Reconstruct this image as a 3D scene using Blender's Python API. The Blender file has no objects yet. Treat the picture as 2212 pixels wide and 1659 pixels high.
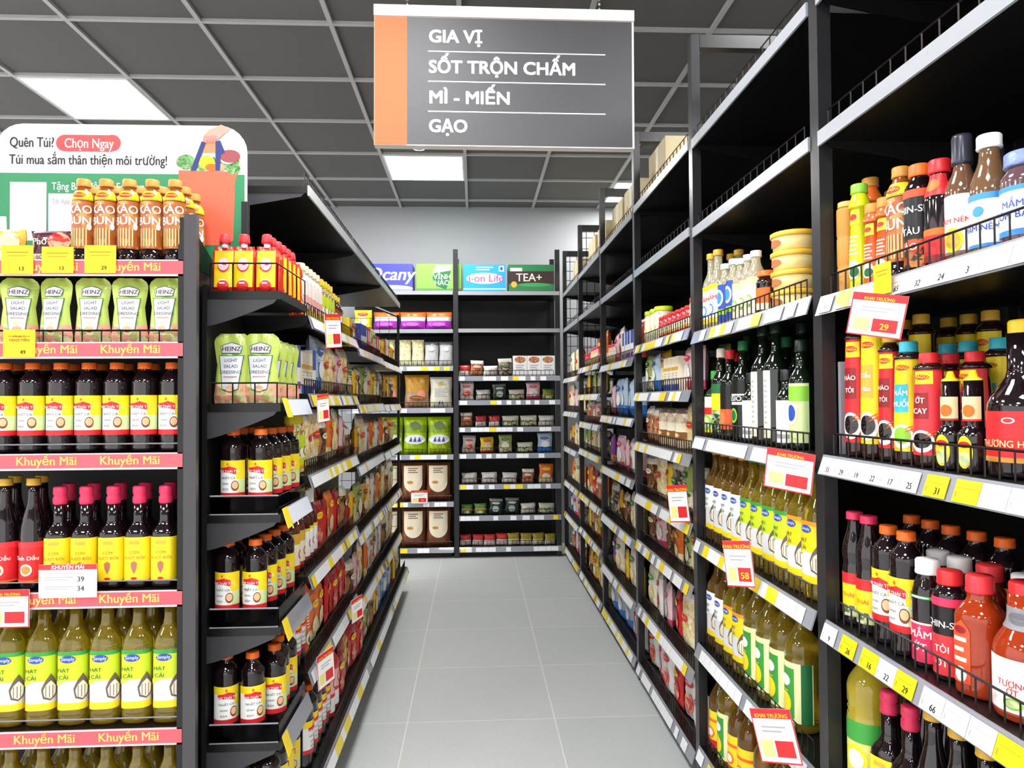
import bpy, math, random
from mathutils import Matrix, Vector
S_ = bpy.context.scene
C = S_.collection
PI = math.pi
# ---------------------------------------------------------------- camera, world, exposure
YAW, PITCH, ROLL, FPX, CAMZ = 5.11e-2, 2.21e-2, -6.8e-3, 1578.0, 1.305
def cam_axes():
    cy, sy, cp, sp = math.cos(YAW), math.sin(YAW), math.cos(PITCH), math.sin(PITCH)
    f = Vector((sy*cp, cy*cp, sp)); rt = Vector((cy, -sy, 0)); up = rt.cross(f)
    cr, sr = math.cos(ROLL), math.sin(ROLL)
    return f, rt*cr+up*sr, up*cr-rt*sr
FW, RT, UP = cam_axes()
cam = bpy.data.cameras.new('camera'); camo = bpy.data.objects.new('camera', cam); C.objects.link(camo)
camo.matrix_world = Matrix(((RT.x, UP.x, -FW.x, 0), (RT.y, UP.y, -FW.y, 0), (RT.z, UP.z, -FW.z, CAMZ), (0, 0, 0, 1)))
cam.sensor_width = 36; cam.lens = FPX/2212*36; cam.clip_start = .05
S_.camera = camo
w = bpy.data.worlds.new('world'); S_.world = w; w.use_nodes = True
w.node_tree.nodes['Background'].inputs[0].default_value = (1, .98, .97, 1)
w.node_tree.nodes['Background'].inputs[1].default_value = .9
S_.view_settings.view_transform = 'Standard'; S_.view_settings.look = 'None'
S_.view_settings.exposure = 1.25; S_.view_settings.gamma = 1; S_.view_settings.use_curve_mapping = False
PANEL_POWER = 19.0
def px_at(px, py, axis, val):
    "the point of the plane axis = val that the photograph shows at a pixel"
    d = FW + RT*((px-1106)/FPX) - UP*((py-829.5)/FPX)
    o = Vector((0, 0, CAMZ)); i = 'xyz'.index(axis)
    return o + d*((val-o[i])/d[i])
def screen_x(p):
    q = Vector(p)-Vector((0, 0, CAMZ)); return 1106+FPX*q.dot(RT)/max(.05, q.dot(FW))

# ---------------------------------------------------------------- materials
MATS = {}
def lin(h):
    h = h.lstrip('#'); o = []
    for i in (0, 2, 4):
        c = int(h[i:i+2], 16)/255; o.append(c/12.92 if c <= .04045 else ((c+.055)/1.055)**2.4)
    return (*o, 1)
def newmat(key):
    m = bpy.data.materials.new(key); m.use_nodes = True; nt = m.node_tree
    return m, nt, nt.nodes['Principled BSDF']
def N(nt, t, **k):
    n = nt.nodes.new(t)
    for a, b in k.items():
        if a in n.inputs: n.inputs[a].default_value = b
        else: setattr(n, a, b)
    return n
def mt(col, rough=.45, metal=0, coat=0, trans=0, bump=0, bs=60, emit=0, ior=1.45):
    key = ('m', col, rough, metal, coat, trans, bump, bs, emit, ior)
    if key in MATS: return MATS[key]
    m, nt, b = newmat('paint_'+col.strip('#'))
    b.inputs['Base Color'].default_value = lin(col); b.inputs['Roughness'].default_value = rough
    b.inputs['Metallic'].default_value = metal; b.inputs['Coat Weight'].default_value = coat
    b.inputs['Transmission Weight'].default_value = trans; b.inputs['IOR'].default_value = ior
    if emit:
        b.inputs['Emission Color'].default_value = lin(col); b.inputs['Emission Strength'].default_value = emit
    tc = N(nt, 'ShaderNodeTexCoord')
    n = N(nt, 'ShaderNodeTexNoise', Scale=float(bs)); nt.links.new(tc.outputs['Object'], n.inputs['Vector'])
    if bump:
        bp = N(nt, 'ShaderNodeBump', Strength=float(bump), Distance=.004); nt.links.new(n.outputs[0], bp.inputs['Height'])
        nt.links.new(bp.outputs[0], b.inputs['Normal'])
    elif not emit and not trans:
        r = N(nt, 'ShaderNodeMapRange'); r.inputs['To Min'].default_value = max(0, rough-.05); r.inputs['To Max'].default_value = rough+.05
        nt.links.new(n.outputs[0], r.inputs['Value']); nt.links.new(r.outputs[0], b.inputs['Roughness'])
    MATS[key] = m; return m
def food(c1, c2, c3, scale=90, rough=.3):
    "speckled food shown through or printed on film"
    key = ('f', c1, c2, c3, scale)
    if key in MATS: return MATS[key]
    m, nt, b = newmat('food_print'); b.inputs['Roughness'].default_value = rough
    tc = N(nt, 'ShaderNodeTexCoord'); v = N(nt, 'ShaderNodeTexVoronoi', Scale=float(scale)); n = N(nt, 'ShaderNodeTexNoise', Scale=scale*.5, Detail=4.0)
    nt.links.new(tc.outputs['Object'], n.inputs['Vector'])
    mx = N(nt, 'ShaderNodeMixRGB'); mx.inputs[0].default_value = .06
    nt.links.new(tc.outputs['Object'], mx.inputs[1]); nt.links.new(n.outputs['Color'], mx.inputs[2]); nt.links.new(mx.outputs[0], v.inputs['Vector'])
    sp = N(nt, 'ShaderNodeSeparateColor'); nt.links.new(v.outputs['Color'], sp.inputs[0])
    r = N(nt, 'ShaderNodeValToRGB'); e = r.color_ramp.elements
    e[0].color = lin(c1); e[0].position = .3; e[1].color = lin(c3); e[1].position = .75
    x = e.new(.5); x.color = lin(c2)
    nt.links.new(sp.outputs[0], r.inputs[0]); nt.links.new(r.outputs[0], b.inputs['Base Color'])
    bp = N(nt, 'ShaderNodeBump', Strength=.5, Distance=.003); nt.links.new(n.outputs[0], bp.inputs['Height']); nt.links.new(bp.outputs[0], b.inputs['Normal'])
    MATS[key] = m; return m
def film(col): return mt(col, .28, 0, .3, 0, .8, 28)
def liquid(col, t=.45): return mt(col, .06, 0, .6, t, 0, 60, 0, 1.36)
BLACK = mt('#0d0d0e', .36); BLACKM = mt('#080809', .55); GREYM = mt('#3a393d', .45)
RAILM = mt('#8f929b', .3, 0, .5); WIRE = mt('#2a2220', .35, .6)
WHITE = mt('#f4f4f2', .5); INK = mt('#101014', .5); GREYI = mt('#a9a9ad', .6)
DGLASS = mt('#170c10', .07, 0, .6)

# ---------------------------------------------------------------- mesh builder
TXT = {}
def text2d(s, bold=.0):
    key = (s, bold)
    if key in TXT: return TXT[key]
    cu = bpy.data.curves.new('t', 'FONT'); cu.body = s; cu.size = 1; cu.resolution_u = 3; cu.offset = .001; cu.fill_mode = 'FRONT'; cu.dimensions = '2D'
    o = bpy.data.objects.new('t', cu); C.objects.link(o); bpy.context.view_layer.update()
    me = o.evaluated_get(bpy.context.evaluated_depsgraph_get()).to_mesh()
    vs = [(v.co.x, v.co.y) for v in me.vertices]; fs = [tuple(p.vertices) for p in me.polygons]
    o.evaluated_get(bpy.context.evaluated_depsgraph_get()).to_mesh_clear()
    bpy.data.objects.remove(o); bpy.data.curves.remove(cu)
    TXT[key] = (vs, fs, max([v[0] for v in vs] or [0])); return TXT[key]
FLATS = set()
class M:
    def __init__(s): s.v = []; s.f = []; s.i = []; s.sm = []; s.mats = []; s.k = 0
    def up(s, h): s.k += 1; return h+s.k*4e-6
    def mi(s, m):
        if m not in s.mats: s.mats.append(m)
        return s.mats.index(m)
    def add(s, vs, fs, m, smooth=False):
        b = len(s.v); k = s.mi(m); s.v += [tuple(v) for v in vs]
        for f in fs: s.f.append(tuple(b+x for x in f)); s.i.append(k); s.sm.append(smooth)
    def box(s, x0, x1, y0, y1, z0, z1, m):
        vs = [(x, y, z) for x in (x0, x1) for y in (y0, y1) for z in (z0, z1)]
        s.add(vs, [(0, 1, 3, 2), (4, 6, 7, 5), (0, 4, 5, 1), (2, 3, 7, 6), (0, 2, 6, 4), (1, 5, 7, 3)], m)
    def bar(s, a, b, r, m):
        a = Vector(a); b = Vector(b); d = (b-a).normalized(); u = d.orthogonal().normalized(); w_ = d.cross(u)
        vs = [p+(u*x+w_*y)*r for p in (a, b) for x, y in ((1, 1), (-1, 1), (-1, -1), (1, -1))]
        s.add(vs, [(0, 1, 5, 4), (1, 2, 6, 5), (2, 3, 7, 6), (3, 0, 4, 7), (3, 2, 1, 0), (4, 5, 6, 7)], m)
    def prism(s, pts, t, y0, y1, m):
        "outline pts in (x,z), extruded along y; t swaps x and y"
        n = len(pts); q = (lambda x, y, z: (y, x, z)) if t else (lambda x, y, z: (x, y, z))
        vs = [q(p[0], y0, p[1]) for p in pts]+[q(p[0], y1, p[1]) for p in pts]
        s.add(vs, [tuple(range(n)), tuple(range(2*n-1, n-1, -1))]+[(k, (k+1) % n, n+(k+1) % n, n+k) for k in range(n)], m)
    def lathe(s, prof, m, n=22, p=2, smooth=True, cx=0, cy=0):
        vs = []; fs = []
        for r, z in prof:
            for k in range(n):
                a = 2*PI*k/n; q = sup(a, p); vs.append((cx+r*q*math.sin(a), cy-r*q*math.cos(a), z))
        for j in range(len(prof)-1):
            for k in range(n):
                a, b = j*n+k, j*n+(k+1) % n; fs.append((a, b, b+n, a+n))
        fs.append(tuple(range(n-1, -1, -1))); fs.append(tuple(range((len(prof)-1)*n, len(prof)*n)))
        s.add(vs, fs, m, smooth)
    def rect(s, S, u0, u1, v0, v1, m, h=.0006, du=.006, dv=.03, smooth=True):
        h = s.up(h); nu = max(1, min(40, math.ceil((u1-u0)/du))); nv = max(1, min(16, math.ceil((v1-v0)/dv)))
        vs = [S(u0+(u1-u0)*i/nu, v0+(v1-v0)*j/nv, h) for j in range(nv+1) for i in range(nu+1)]
        s.add(vs, [(j*(nu+1)+i, j*(nu+1)+i+1, (j+1)*(nu+1)+i+1, (j+1)*(nu+1)+i) for j in range(nv) for i in range(nu)], m, smooth)
    def ell(s, S, cu, cv, ru, rv, m, h=.0009, n=18):
        h = s.up(h); vs = [S(cu, cv, h)]
        for q in (.5, 1): vs += [S(cu+ru*q*math.cos(2*PI*k/n), cv+rv*q*math.sin(2*PI*k/n), h) for k in range(n)]
        fs = [(0, 1+k, 1+(k+1) % n) for k in range(n)]+[(1+k, 1+n+k, 1+n+(k+1) % n, 1+(k+1) % n) for k in range(n)]
        s.add(vs, fs, m)
    def poly(s, S, pts, m, h=.0009):
        h = s.up(h)
        if S not in FLATS:
            v0, v1 = min(p[1] for p in pts), max(p[1] for p in pts); nv = max(2, math.ceil((v1-v0)/.006)); rows = []
            for j in range(nv+1):
                v = min(max(v0+(v1-v0)*j/nv, v0+1e-6), v1-1e-6); xs = []
                for (a, b), (c, d) in zip(pts, pts[1:]+pts[:1]):
                    if (b-v)*(d-v) <= 0 and b != d: xs.append(a+(c-a)*(v-b)/(d-b))
                if xs: rows.append((min(xs), max(xs), v))
            nu = 8; vs = [S(a+(b-a)*i/nu, v, h) for a, b, v in rows for i in range(nu+1)]
            s.add(vs, [(j*(nu+1)+i, j*(nu+1)+i+1, (j+1)*(nu+1)+i+1, (j+1)*(nu+1)+i) for j in range(len(rows)-1) for i in range(nu)], m, True); return
        s.add([S(a, b, h) for a, b in pts], [tuple(range(len(pts)))], m)
    def text(s, S, t, cu, v, size, m, h=.0012, bold=.0, al='c', slant=0, fit=0):
        vs, fs, wd = text2d(t); fx = fit/(wd*size) if fit else 1; vs = [(a*fx, b) for a, b in vs]; wd *= fx; x0 = cu-(wd*size/2 if al == 'c' else 0)
        sh = [(0, 0)]+([(bold*.6, 0), (-bold*.6, 0)] if bold > .007 else [])+([(bold*.5, bold*.5), (-bold*.5, -bold*.5), (-bold*.5, bold*.5), (bold*.5, -bold*.5)] if bold > .03 else [])
        for k, (ox, oy) in enumerate(sh):
            pv = []; pf = []
            for fi, f in enumerate(fs):   # each face a hair apart, so overlapping strokes never coincide
                pf.append(tuple(range(len(pv), len(pv)+len(f)))); pv += [S(x0+(vs[i][0]+ox+vs[i][1]*slant)*size, v+(vs[i][1]+oy)*size, h+k*7e-5+(fi % 13)*5e-6) for i in f]
            s.add(pv, pf, m)
    def bars(s, S, u0, u1, v, n, dv, m, h=.001):
        for k in range(n): s.rect(S, u0, u1-(k % 2)*(u1-u0)*.2, v-k*dv, v-k*dv+dv*.4, m, h)
    def mesh(s, name):
        me = bpy.data.meshes.new(name); me.from_pydata(s.v, [], s.f)
        for m in s.mats: me.materials.append(m)
        me.polygons.foreach_set('material_index', s.i); me.polygons.foreach_set('use_smooth', s.sm); me.update()
        return me
    def obj(s, name, parent=None, loc=None, rz=0):
        o = bpy.data.objects.new(name, s.mesh(name)); C.objects.link(o); o.parent = parent
        if loc: o.location = loc
        o.rotation_euler.z = rz; return o
def sup(a, p):
    return 1 if p == 2 else (abs(math.cos(a))**p+abs(math.sin(a))**p)**(-1/p)
def flat(d):
    f = lambda u, v, h: (u, -d-h, v)
    FLATS.add(f); return f
def cyl(r, p=2, rf=None):
    def S(u, v, h):
        a = u/r; R = (rf(v) if rf else r)*sup(a, p)+h
        return (R*math.sin(a), -R*math.cos(a), v)
    return S
def tag(o, label=None, cat=None, group=None, kind=None):
    for k, v in (('label', label), ('category', cat), ('group', group), ('kind', kind)):
        if v: o[k] = v
    return o
def empty(name, loc=(0, 0, 0), rz=0):
    o = bpy.data.objects.new(name, None); C.objects.link(o); o.location = loc; o.rotation_euler.z = rz; o.empty_display_size = .1
    return o
def instance(spec, parent):
    for nm, me, kids in spec:
        o = bpy.data.objects.new(nm, me); C.objects.link(o); o.parent = parent
        instance(kids, o)

ORD = ['first', 'second', 'third', 'fourth', 'fifth', 'sixth', 'seventh', 'eighth', 'ninth', 'tenth', 'eleventh', 'twelfth', 'thirteenth', 'fourteenth', 'fifteenth', 'sixteenth', 'seventeenth', 'eighteenth']
# ================================================================ the room
GX0, GY0, CEIL = -1.860, 3.407, 3.063
m = M()
fl, nt, b = newmat('floor_tile'); b.inputs['Roughness'].default_value = .42
tc = N(nt, 'ShaderNodeTexCoord'); mp = N(nt, 'ShaderNodeMapping'); mp.inputs['Location'].default_value = (.2803, -.0109, 0)
br = N(nt, 'ShaderNodeTexBrick', offset=0.0, squash=1.0)
br.inputs['Scale'].default_value = 1; br.inputs['Brick Width'].default_value = .6; br.inputs['Row Height'].default_value = .6
br.inputs['Mortar Size'].default_value = .0028; br.inputs['Mortar Smooth'].default_value = .3
br.inputs['Color1'].default_value = lin('#c3c7c6'); br.inputs['Color2'].default_value = lin('#c8cbca'); br.inputs['Mortar'].default_value = lin('#e6e6e0')
nt.links.new(tc.outputs['Object'], mp.inputs[0]); nt.links.new(mp.outputs[0], br.inputs['Vector'])
n1 = N(nt, 'ShaderNodeTexNoise', Scale=90.0, Detail=6.0); nt.links.new(tc.outputs['Object'], n1.inputs['Vector'])
mr = N(nt, 'ShaderNodeMapRange'); mr.inputs['To Min'].default_value = .9; mr.inputs['To Max'].default_value = 1.1; nt.links.new(n1.outputs[0], mr.inputs[0])
mx = N(nt, 'ShaderNodeMixRGB', blend_type='MULTIPLY'); mx.inputs[0].default_value = 1
nt.links.new(br.outputs[0], mx.inputs[1]); nt.links.new(mr.outputs[0], mx.inputs[2]); nt.links.new(mx.outputs[0], b.inputs['Base Color'])
bp = N(nt, 'ShaderNodeBump', Strength=.25, Distance=.002); nt.links.new(n1.outputs[0], bp.inputs['Height']); nt.links.new(bp.outputs[0], b.inputs['Normal'])
m.box(-5.5, 2.6, -4, 6.9, -.1, 0, fl); tag(m.obj('floor'), kind='structure')
wallm = mt('#a4a6a8', .8, bump=.3, bs=140)
m = M(); m.box(-5.5, 2.6, 6.66, 6.8, 0, CEIL+.1, wallm); tag(m.obj('wall_back'), kind='structure')
m = M(); m.box(2.45, 2.6, -4, 6.66, 0, CEIL+.1, wallm); tag(m.obj('wall_right'), kind='structure')
LIGHTS = {(-1, 1), (2, 3), (-4, 3), (2, -3), (-1, -2), (2, -6), (5, -3), (-4, -1), (5, 4), (-7, 1), (-4, -5), (-1, -7), (5, -7), (-7, -3), (-4, -8), (2, -9)}
tile, nt, b = newmat('ceiling_tile'); b.inputs['Roughness'].default_value = .9
n1 = N(nt, 'ShaderNodeTexNoise', Scale=160.0, Detail=5.0); r = N(nt, 'ShaderNodeValToRGB')
r.color_ramp.elements[0].color = lin('#5a5855'); r.color_ramp.elements[1].color = lin('#696764')
tc = N(nt, 'ShaderNodeTexCoord'); nt.links.new(tc.outputs['Object'], n1.inputs['Vector']); nt.links.new(n1.outputs[0], r.inputs[0]); nt.links.new(r.outputs[0], b.inputs['Base Color'])
m = M(); m.box(-5.5, 2.6, -4, 6.66, CEIL+.012, CEIL+.1, tile); tag(m.obj('ceiling'), kind='structure')
gm = mt('#b5b3b2', .5); g = M()
for c in range(-7, 9):
    x = GX0+.6*c
    if -5.5 < x < 2.45: g.box(x-.011, x+.011, -4, 6.655, CEIL-.004, CEIL+.0119, gm)
for r_ in range(-13, 7):
    y = GY0+.6*r_
    if -4 < y < 6.6: g.box(-5.5, 2.44, y-.011, y+.011, CEIL-.003, CEIL+.0118, gm)
tag(g.obj('trim_1'), kind='structure')
lit = mt('#ffffff', .5, emit=PANEL_POWER); frm = mt('#e8e8e8', .5)
for (c, r_) in sorted(LIGHTS, key=lambda q: -q[1]):
    x, y = GX0+.6*c+.3, GY0+.6*r_+.3
    if not (-5.5 < x < 2.3 and y > -3.9): continue
    e = empty('ceiling_light', (x, y, CEIL-.004))
    f_ = M()
    for a in (-1, 1):
        f_.box(-.289, .289, a*.282-.007, a*.282+.007, -.004, .014, frm); f_.box(a*.282-.007, a*.282+.007, -.275, .275, -.004, .014, frm)
    f_.obj('frame', e)
    f_ = M(); f_.box(-.275, .275, -.275, .275, -.001, .012, lit); f_.obj('diffuser', e)
    seen = {(-1, 1): 'square white ceiling light panel above the green bag poster', (2, 3): 'square white ceiling light panel below the hanging aisle sign'}
    tag(e, seen.get((c, r_), 'white ceiling light panel, %s row from the back wall, %s panel across' % (ORD[6-r_], ORD[c+7])), 'ceiling light', 'recessed ceiling light panels')
m = M(); p = px_at(905, 312, 'z', CEIL)
m.lathe([(.05, 0), (.05, -.012), (.04, -.03), (.015, -.038)][::-1], mt('#dddddd', .4)); o = m.obj('smoke_detector', None, (p.x, p.y, CEIL-.001))
tag(o, 'small round white smoke detector on the ceiling behind the aisle sign', 'smoke detector')

# ================================================================ hanging aisle sign
e = empty('hanging_sign', (0, 0, 0)); SY = 2.8
a = px_at(808, 20, 'y', SY); b_ = px_at(1369, 318, 'y', SY); x0, x1, z1, z0 = a.x, b_.x, a.z+.008, b_.z-.008
cx = (x0+x1)/2; e.location = (cx, SY, z0); W, Hh = x1-x0, z1-z0
m = M(); Wf = mt('#f3ece6', .4); m.box(-W/2, W/2, -.012, .03, 0, Hh-.042, Wf); m.obj('panel_back', e)
m = M(); m.box(-W/2-.001, W/2+.001, -.02, .034, Hh-.042, Hh, mt('#f6e4da', .35)); m.obj('top_rail', e)
m = M(); S = flat(.0125); dk = mt('#48484b', .5, 0, 0, 0, .15, 300)
m.rect(S, -W/2+.125, W/2-.008, .004, Hh-.044, dk, .001)
wt = mt('#ffffff', .5)
ppm = W/561
def sy_(py, px): return Hh-(py-(20+(px-808)*.0285))*ppm
for t, py, fw in (('GIA VỊ', 102, 114), ('SỐT TRỘN CHẤM', 168, 315), ('MÌ - MIẾN', 234, 173), ('GẠO', 296, 82)):
    m.text(S, t, -W/2+116*ppm, Hh-(py-24)*ppm, .068, wt, .002, .045, 'l', fit=fw*ppm)
for py in (121, 186, 251): m.rect(S, -W/2+115*ppm, -W/2+498*ppm, Hh-(py-22)*ppm, Hh-(py-22)*ppm+.004, wt, .002)
m.obj('text_panel', e)
m = M(); m.rect(S, -W/2+.001, -W/2+.125, .001, Hh-.044, mt('#d8643a', .7), .0012); m.obj('orange_panel', e)
for dx in (70, 487):
    m = M(); x = -W/2+dx*ppm
    m.bar((x, 0, Hh), (x, 0, CEIL-z0-.005), .0015, mt('#9a9a98', .3, 1))
    for k in range(3): m.lathe([(.004, Hh+.005+k*.02), (.006, Hh+.01+k*.02), (.004, Hh+.018+k*.02)], mt('#c8c8c8', .3, 1), 8, cx=x)
    m.obj('hanging_wire', e)
e.rotation_euler.y = .004
tag(e, 'dark grey hanging aisle sign with orange edge and four lines of white text', 'sign')

# ================================================================ products
K = {}
def kind(key, name, desc, cat, w, d, h, spec): K[key] = dict(name=name, desc=desc, cat=cat, w=w, d=d, h=h, spec=spec)
def capmesh(r, z, h, m_, style=0):
    c = M()
    if style == 1:   # flip cap with a spout
        c.lathe([(r, z), (r, z+h*.5), (r*.55, z+h*.62), (r*.3, z+h)], m_, 16)
    elif style == 2: # capsule with a waist
        c.lathe([(r*.92, z), (r*1.02, z+h*.1), (r*1.02, z+h*.35), (r*.85, z+h*.48), (r*1.0, z+h*.6), (r*.98, z+h*.93), (r*.8, z+h)], m_, 16)
    else:
        c.lathe([(r, z), (r*1.04, z+h*.1), (r, z+h*.25), (r, z+h*.9), (r*.9, z+h)], m_, 18)
    return c.mesh('cap')
def bottle(key, name, desc, cat, H, R, body, cap, caph, capr, draw=None, lz=None, p=2, sh=.62, nk=.86, nr=None, style=0, neckdraw=None, foot=None, waist=None, arc=1.5, tag_h=.0006):
    nr = nr or capr*.82; zt = H-caph
    prof = [(R*.86, 0), (R*.98, H*.015), (R, H*.04)]
    if waist:
        for z, q in waist: prof.append((R*q, H*z))
    prof += [(R, sh*H-.004), (R*.99, sh*H)]
    for t in (.2, .4, .6, .8, 1): prof.append((nr+(R*.98-nr)*(.5+.5*math.cos(PI*t)), H*(sh+(nk-sh)*t)))
    prof += [(nr, zt+caph*.4)]
    b = M()
    if foot: k = [q for q in prof if q[1] <= foot*H+.001]; b.lathe(k+[(R, foot*H)], DGLASS, 22, p); b.lathe([(R, foot*H)]+[q for q in prof if q[1] > foot*H+.001], body, 22, p)
    else: b.lathe(prof, body, 22, p)
    spec = [('body', b.mesh('body'), []), ('cap', capmesh(capr, zt, caph, cap, style), [])]
    if draw:
        l = M(); draw(l, cyl(R, p), lz[0]*H, lz[1]*H, R*arc); spec.append(('label', l.mesh('label'), []))
    if neckdraw:
        l = M(); neckdraw(l, H, R, prof); spec.append(('neck_label', l.mesh('neck_label'), []))
    q = R*2.02
    kind(key, name, desc, cat, q, q, H, spec)
YEL = mt('#f6d81f', .4); RED = mt('#d8262b', .4); REDH = mt('#e8343c', .4); GREEN = mt('#3c9a3c', .4); ORANGE = mt('#ef6a1e', .45)
CREAM = mt('#f4ead0', .4); TAN = mt('#c98a3a', .5); PINK = mt('#e0325c', .45); BLUE = mt('#2b4fb0', .4); LBLUE = mt('#3f8fe0', .4)
PALEG = mt('#cfe0a0', .4); BROWN = mt('#7a4426', .5); LIME = mt('#c8dc28', .4); GOLD = mt('#d8a83a', .4); CYAN = mt('#38b4c8', .4)
GRASS = mt('#8ac83c', .4); DGREEN = mt('#1f6a3a', .45); DRED = mt('#8e1a22', .4); PURPLE = mt('#a02ab8', .4); LIGHTG = mt('#d9dadc', .45)
def L_soy(l, S, z0, z1, w):
    h = z1-z0
    l.rect(S, -w, w, z0, z1, WHITE); l.rect(S, -w, w, z0+h*.8, z1, YEL, .001); l.rect(S, w*.35, w, z0+h*.5, z1, YEL, .0011)
    l.rect(S, -w, w, z0, z0+h*.13, RED, .001); l.rect(S, w*.45, w, z0+h*.13, z0+h*.5, PALEG, .001)
    l.poly(S, [(-w*.62, z0+h*.66), (w*.34, z0+h*.63), (w*.42, z0+h*.78), (0, z0+h*.85), (-w*.62, z0+h*.8)], RED, .0022)
    l.text(S, 'TAM THÁI TỬ', -w*.12, z0+h*.68, w*.2, WHITE, .0028, .02); l.ell(S, -w*.12, z0+h*.9, w*.07, h*.04, ORANGE, .0014)
    l.text(S, 'NHẤT CA', -w*.12, z0+h*.5, w*.2, INK, .0018); l.text(S, 'SÁNH', -w*.28, z0+h*.35, w*.17, INK, .0018); l.text(S, 'ĐẬM', -w*.28, z0+h*.2, w*.17, INK, .0018)
    l.ell(S, w*.3, z0+h*.32, w*.22, h*.14, BROWN, .0018); l.ell(S, w*.3, z0+h*.335, w*.17, h*.1, mt('#efb98a', .4), .0022)
W_SOY = [(.06, 1), (.12, .93), (.18, 1), (.6, 1), (.63, .95), (.66, 1), (.74, .98)]
bottle('soy', 'soy_sauce_bottle', 'orange-capped black soy sauce bottle', 'bottle', .226, .0325, DGLASS, ORANGE, .017, .0175, L_soy, (.19, .63), sh=.78, nk=.92, waist=W_SOY, arc=1.35)
def L_stir(l, S, z0, z1, w):
    h = z1-z0; l.rect(S, -w, w, z0, z1, food('#a85a28', '#d8a45a', '#b4602c', 60))
    l.text(S, 'XÀO', 0, z0+h*.74, w*.72, WHITE, .0016, .03); l.text(S, 'BÚN', 0, z0+h*.5, w*.72, WHITE, .0016, .03)
    nd = mt('#f0d08a', .4)
    for k in range(7): l.rect(S, -w*.6+k*w*.17, -w*.53+k*w*.17, z0+h*.04, z0+h*.42, nd, .0015)
    l.ell(S, w*.62, z0+h*.46, w*.15, h*.07, WHITE, .0018)
def NL(c1, c2, v0, v1, txt='MAGGI'):
    def f(l, H, R, prof):
        def rf(v):
            for (a, za), (b, zb) in zip(prof, prof[1:]):
                if za <= v <= zb and zb > za: return a+(b-a)*(v-za)/(zb-za)
            return prof[-1][0]
        S = cyl(R*.8, 2, rf); l.rect(S, -R*1.1, R*1.1, H*v0, H*v1, c1, .0008, dv=.008)
        l.ell(S, 0, H*(v0+v1)/2, R*.5, H*(v1-v0)*.28, c2, .0016)
        if txt: l.text(S, txt, 0, H*(v0+v1)/2-R*.09, R*.26, YEL, .0022, .01)
    return f
bottle('stir', 'stir_fry_sauce_bottle', 'slim brown sauce bottle with tan cap', 'bottle', .214, .0265, mt('#8a4a22', .12, 0, .5), TAN, .02, .0165, L_stir, (.16, .72), sh=.76, nk=.92, neckdraw=NL(YEL, RED, .735, .85), foot=.15, waist=[(.16, 1), (.5, .93), (.72, .86)])
K['stir']['w'] = .054
def L_pat(base, bands, bowl=None, txt=None, tcol=WHITE, tsz=.5):
    def f(l, S, z0, z1, w):
        h = z1-z0; l.rect(S, -w, w, z0, z1, base)
        for a, b, c in bands: l.rect(S, -w, w, z0+h*a, z0+h*b, c, .0011)
        if bowl:
            l.ell(S, 0, z0+h*bowl[0], w*bowl[1], h*bowl[1]*.5, bowl[2], .0016); l.ell(S, 0, z0+h*bowl[0], w*bowl[1]*.7, h*bowl[1]*.35, bowl[3], .0021)
        for k, t in enumerate(txt or []): l.text(S, t[0], 0, z0+h*t[1], w*tsz, tcol, .0026, .02)
    return f
def L_pink(l, S, z0, z1, w):
    h = z1-z0; l.rect(S, -w, w, z0, z1, YEL); og = mt('#b4661e', .5)
    l.rect(S, -w*.3, w*.3, z1-h*.16, z1-h*.08, GOLD, .001); l.text(S, 'CƠM', 0, z0+h*.62, w*.26, og, .0014); l.text(S, 'RƯỢT ĐÔI', 0, z0+h*.5, w*.24, og, .0014)
    l.poly(S, [(0, z0+h*.16), (w*.16, z0+h*.3), (w*.18, z0+h*.42), (0, z0+h*.46), (-w*.18, z0+h*.42), (-w*.16, z0+h*.3)], mt('#b06a58', .5), .0016)
    l.ell(S, 0, z0+h*.06, w*.18, h*.03, RED, .0014)
bottle('pink', 'fish_sauce_bottle', 'pink-capped dark bottle with yellow label', 'bottle', .252, .0305, DGLASS, PINK, .045, .0165, L_pink, (.07, .5), p=3.4, sh=.52, nk=.66, style=2, arc=1.3)
bottle('gold', 'sauce_bottle', 'gold-capped dark bottle with red label', 'bottle', .274, .031, DGLASS, GOLD, .018, .016, L_pat(RED, [(.85, 1, REDH), (0, .05, ORANGE)], (.3, .3, CREAM, TAN), [('Tinh Dầu', .55)], WHITE, .3), (.07, .43), sh=.5, nk=.85)
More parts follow.
